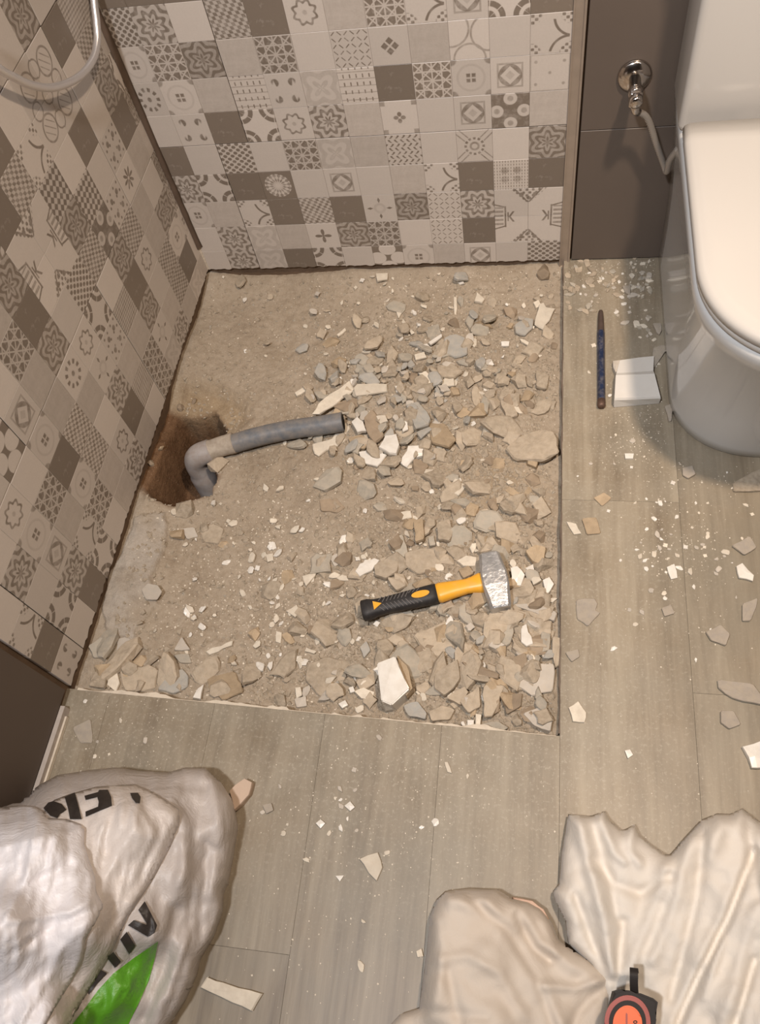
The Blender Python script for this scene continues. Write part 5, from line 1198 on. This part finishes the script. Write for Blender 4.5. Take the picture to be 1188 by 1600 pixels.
def decal(name, poly, m_, hf, lift=.004, sub_=3, label=None):
    O = np.array(poly, float); bm = bmesh.new()
    vs = [bm.verts.new((x, y, 0)) for x, y in poly]; bm.faces.new(vs); bm.normal_update()
    bmesh.ops.triangulate(bm, faces=bm.faces, ngon_method='EAR_CLIP')
    for _ in range(6):
        le = [e for e in bm.edges if e.calc_length() > 7]
        if not le: break
        bmesh.ops.subdivide_edges(bm, edges=le, cuts=1, use_grid_fill=False); bmesh.ops.triangulate(bm, faces=bm.faces)
    for v in bm.verts:
        v.co = Vector(fl(v.co.x, v.co.y, max(hf(v.co.x, v.co.y), .0) + lift))
    me = from_bm(name, bm, True)
    nrm = sum(p.normal.z for p in me.polygons)
    if nrm < 0: me.flip_normals()
    return part(name, me, m_, bg, label)
s_ = 4.571; tp = lambda L_: [(a / s_, 930 + b / s_) for a, b in L_]
decal('printed_letter', tp([(310,1520),(345,1480),(380,1470),(440,1490),(475,1530),(430,1560),(410,1592),(360,1575)]), m_print, hA, .0035)
decal('printed_letter', tp([(462,1440),(535,1408),(560,1500),(585,1600),(500,1600),(485,1520)]), m_print, hA, .0035)
decal('printed_letter', tp([(603,1432),(700,1405),(708,1390),(770,1388),(795,1440),(800,1502),(720,1535),(612,1582),(610,1545),(700,1510),(705,1475),(695,1440),(612,1462)]), m_print, hA, .0035)
decal('printed_letter', tp([(930,1412),(985,1410),(1005,1440),(1000,1485),(970,1482),(945,1450)]), m_print, hA, .0035)
s2 = 2.475; t2 = lambda L_: [(a / s2, 1080 + b / s2) for a, b in L_]
decal('printed_letter', t2([(535,845),(560,812),(608,905),(600,930),(572,950),(495,905),(518,885),(572,905)]), m_print, hBody, .005)
decal('printed_letter', t2([(465,960),(490,930),(524,985),(500,1018)]), m_print, hBody, .005)
decal('printed_letter', t2([(415,1032),(438,1008),(468,1045),(445,1070)]), m_print, hBody, .005)
decal('printed_letter', t2([(338,1160),(372,1068),(414,1090),(375,1130),(345,1172)]), m_print, hBody, .005)
decal('printed_letter', t2([(270,1235),(312,1198),(305,1225),(275,1262),(262,1287)]), m_print, hBody, .005)
decal('green_print', t2([(612,968),(600,1030),(575,1120),(540,1200),(495,1290),(440,1400),(180,1400),(285,1282),(340,1210),(380,1155),(440,1090),(520,1030)]), m_green, hBody, .003, label='bright green printed area')
ck = link('board_offcut', slab_mesh('board_offcut', [fl(*p, .02)[:2] for p in t2([(885,385),(945,335),(975,350),(962,400),(905,460)])], .018, (0, 0), 55, .001), mat('pinkish_board', (.55, .42, .32), .8, .3), label='pinkish offcut of board sticking out behind the sack corner', cat='offcut')

def cloth_mat(name, col, spots=True):
    m, nt, b, tc = newmat(name, .85, .2)
    n1 = noise(nt, tc.outputs['Object'], 9, 4, .6, .6); n2 = noise(nt, tc.outputs['Object'], 30, 4, .6, 1.2); n3 = noise(nt, tc.outputs['Object'], 900, 2)
    c = mix(nt, (sub(.5, X(n1), .4) * .3).v, col, (col[0] * .88, col[1] * .78, col[2] * .68))
    nt.links.new(c, b.inputs['Base Color']); b.inputs['Sheen Weight'].default_value = .15
    bump(nt, b, (X(n2) + X(n3) * .08), .3, .005); return m
m_cl1 = cloth_mat('cotton_sheet', (.63, .565, .49)); m_cl2 = cloth_mat('cotton_sheet_white', (.73, .69, .63))
m_pink = mat('pinkish_lining', (.60, .42, .32), .85, .2, var=.2, scale=15)
# right sheet
out_r = [(888, 1272), (922, 1275), (945, 1267), (952, 1280), (972, 1298), (992, 1288), (1000, 1305), (1018, 1320), (1042, 1336), (1048, 1334), (1070, 1308), (1095, 1281), (1120, 1271), (1140, 1272), (1160, 1263), (1188, 1285), (1290, 1290), (1290, 1700), (940, 1700), (950, 1560), (925, 1510), (888, 1474), (884, 1440), (868, 1408), (864, 1392), (874, 1380), (878, 1330)]
ctl_r = [(905, 1320, .055), (930, 1400, .065), (960, 1480, .05), (1000, 1340, .05), (1020, 1420, .045), (1060, 1380, .07), (1120, 1320, .09), (1160, 1400, .10), (1100, 1480, .08), (1040, 1520, .05), (1000, 1560, .035), (1150, 1560, .10), (1220, 1400, .12), (1080, 1600, .07), (990, 1640, .04), (1220, 1620, .12)]
rd_r = [([(905, 1280), (918, 1340), (940, 1420), (958, 1520)], 11, .020), ([(930, 1300), (952, 1370), (965, 1440)], 8, -.010), ([(940, 1275), (958, 1330), (975, 1345)], 8, .012), ([(990, 1292), (985, 1330), (1000, 1350)], 8, .012),
        ([(930, 1345), (960, 1380), (1000, 1395), (1045, 1370)], 9, -.012), ([(1045, 1340), (1030, 1400), (1000, 1470), (985, 1520)], 12, .014), ([(1075, 1310), (1060, 1400), (1020, 1500)], 10, .010),
        ([(1100, 1300), (1090, 1400), (1065, 1500), (1050, 1560)], 9, -.012), ([(1178, 1330), (1140, 1430), (1090, 1530), (1060, 1600)], 7, -.022), ([(1160, 1350), (1120, 1450), (1075, 1540)], 9, .005), ([(1195, 1380), (1165, 1470), (1130, 1600)], 11, .008),
        ([(1170, 1290), (1178, 1340), (1188, 1400)], 9, -.012), ([(1130, 1280), (1110, 1340)], 12, .008), ([(900, 1400), (925, 1470), (955, 1530)], 7, -.012), ([(975, 1440), (965, 1520), (962, 1560)], 8, -.014), ([(1180, 1500), (1150, 1600)], 7, -.016), ([(1130, 1470), (1100, 1560)], 6, .008)]
c2 = top('dust_sheet', drape('dust_sheet', out_r, ctl_r, rd_r, .014, 26, 4, seed=21, nz=(.008, 30), fan=((960, 1640), 15, .0025)), m_cl2, label='white crumpled cotton sheet with many folds at the lower right, under the tape measure', cat='sheet')
# left sheet
out_l = [(696, 1392), (730, 1388), (778, 1390), (800, 1404), (826, 1409), (846, 1420), (862, 1440), (874, 1470), (888, 1480), (920, 1500), (955, 1528), (952, 1560), (945, 1700), (560, 1700), (600, 1612), (625, 1585), (655, 1575), (660, 1540), (668, 1480), (672, 1430), (682, 1405)]
ctl_l = [(720, 1430, .085), (780, 1430, .08), (700, 1480, .09), (760, 1500, .10), (830, 1470, .055), (870, 1510, .05), (920, 1540, .045), (820, 1540, .08), (700, 1560, .10), (760, 1600, .11), (860, 1600, .07), (930, 1600, .05), (640, 1620, .05), (620, 1660, .05)]
rd_l = [([(705, 1402), (760, 1410), (800, 1470), (850, 1550), (880, 1620)], 13, .012), ([(735, 1402), (790, 1450), (840, 1530), (868, 1610)], 9, -.014), ([(800, 1410), (840, 1470), (930, 1530)], 12, .012), ([(690, 1500), (730, 1492), (780, 1520), (820, 1590)], 10, .008),
        ([(700, 1520), (720, 1600)], 9, -.008), ([(950, 1530), (900, 1545), (850, 1540)], 8, .010), ([(955, 1530), (905, 1580), (880, 1640)], 9, -.010), ([(810, 1430), (835, 1480), (860, 1500)], 8, -.014), ([(680, 1440), (690, 1520), (672, 1590)], 10, .006), ([(850, 1440), (870, 1490)], 7, .008), ([(665, 1580), (760, 1590)], 9, -.006)]
c1 = top('dust_sheet', drape('dust_sheet', out_l, ctl_l, rd_l, .020, 34, 4, seed=33, nz=(.006, 38)), m_cl1, label='creamy smooth cotton sheet bulging like a pillow, left of the tape measure', cat='sheet')
pk = link('paper_scrap', slab_mesh('paper_scrap', [fl(*p, .03)[:2] for p in [(800, 1400), (832, 1406), (850, 1420), (866, 1452), (880, 1482), (858, 1480), (828, 1450), (806, 1425)]], .012, (.1, .1), 61, .012), m_pink, label='pinkish scrap peeking out between the two cotton sheets', cat='scrap')

# ---------------------------------------------------------------- tape measure on the sheet
zt = .085
tm = thing('tape_measure', (*fl(988, 1585, zt)[:2], zt), 'black and orange tape measure with wrist strap lying on the white sheet', 'tape measure')
m_tb = mat('black_plastic', (.022, .018, .017), .55, .25, var=.2); m_to = mat('orange_plastic', (.80, .125, .018), .4, .5, var=.08); m_tr = mat('red_plastic', (.33, .045, .035), .4, .5, var=.1)
def rounded(cx_, cy_, pts, z0, z1, name, m_, bev=.003):
    me = prism(name, [fl(x, y, z1)[:2] for x, y in pts][::-1], z0, z1, bev)
    return part(name, me, m_, tm)
rounded(0, 0, [(960, 1549), (970, 1546), (985, 1552), (1002, 1552), (1022, 1560), (1029, 1566), (1027, 1578), (1022, 1592), (1024, 1640), (946, 1640), (948, 1600), (956, 1565)], zt - .012, zt + .018, 'case', m_tb, .003)
cpx, cpy = 981, 1597
def ellip(a, b, n=36, dx=0, dy=0): return [(cpx + dx + a * math.cos(t), cpy + dy + b * math.sin(t)) for t in np.linspace(0, 2 * math.pi, n, endpoint=False)]
rounded(0, 0, ellip(36, 42), zt + .018, zt + .0225, 'red_ring', m_tr, .002)
rounded(0, 0, ellip(29, 34), zt + .0226, zt + .0240, 'dark_ring', m_tb, .0005)
rounded(0, 0, ellip(23, 29, dy=3), zt + .0241, zt + .0275, 'orange_disc', m_to, .002)
rounded(0, 0, [(978, 1585), (979, 1582), (981, 1585), (981, 1625), (978, 1625)], zt + .0276, zt + .0278, 'disc_groove', m_tr, 0)
# the small raised digits at the edge of the disc
for dx, dy in ((12, 0), (12, 7)):
    q = [(cpx + dx + 3.4 * math.cos(t), cpy + dy + 2.8 * math.sin(t)) for t in np.linspace(0, 6.28, 14, endpoint=False)]
    qi = [(cpx + dx + 1.7 * math.cos(t), cpy + dy + 1.2 * math.sin(t)) for t in np.linspace(0, 6.28, 14, endpoint=False)]
    bm = bmesh.new(); va_ = [bm.verts.new(fl(x, y, zt + .0279)) for x, y in q]; vb_ = [bm.verts.new(fl(x, y, zt + .0279)) for x, y in qi]
    for k in range(14): bm.faces.new((va_[k], va_[(k + 1) % 14], vb_[(k + 1) % 14], vb_[k]))
    part('printed_digit', from_bm('printed_digit', bm), m_tb, tm)
stp = spline([fl(992, 1556, zt + .008), fl(991, 1540, zt + .016), fl(991, 1522, zt + .020), fl(991, 1512, zt + .014), fl(992, 1520, zt + .004)], 6)
bm = bmesh.new(); pv = None
for i, p in enumerate(stp):
    hwid = .0052; q = [bm.verts.new((p[0] + dx_, p[1], p[2] + dz_)) for dx_, dz_ in ((-hwid, 0), (hwid, 0), (hwid, -.0015), (-hwid, -.0015))]
    if pv:
        for k in range(4): bm.faces.new((pv[k], pv[(k + 1) % 4], q[(k + 1) % 4], q[k]))
    pv = q
part('wrist_strap', from_bm('wrist_strap', bm), m_tb, tm)

# ---------------------------------------------------------------- ceiling fittings
for i, (x, y, c) in enumerate(((1.24, -.92, 'downlight above the toilet side'), (.32, -1.72, 'downlight behind the camera'))):
    t = thing('ceiling_lamp', (x, y, 2.445), 'round white recessed ceiling ' + c, 'lamp')
    o = loft('lamp_rim', [[(x + r * math.cos(a), y + r * math.sin(a), z) for a in np.linspace(0, 6.2832, 32, endpoint=False)] for z, r in ((2.449, .085), (2.44, .085), (2.437, .078), (2.44, .070), (2.449, .066))], caps=False)
    part('lamp_rim', o, m_ceil, t)

# ---------------------------------------------------------------- pieces of parts go one level deeper
def deeper(root, owner, *names):
    own = [c for c in root.children if c.name.split('.')[0] == owner]
    for c in list(root.children):
        if c.name.split('.')[0] in names and own: c.parent = own[0]
deeper(ha, 'grip', 'oval_inset', 'arrow_inset', 'grip_tread')
deeper(pr, 'pipe_run', 'pipe_mouth', 'pipe_rim')
deeper(tm, 'orange_disc', 'disc_groove', 'printed_digit')
deeper(to, 'lid', 'hinge'); deeper(to, 'cistern_lid', 'flush_button')
deeper(va, 'braided_hose', 'hose_ferrule'); deeper(va, 'valve_body', 'outlet_nut', 'handle_cap')
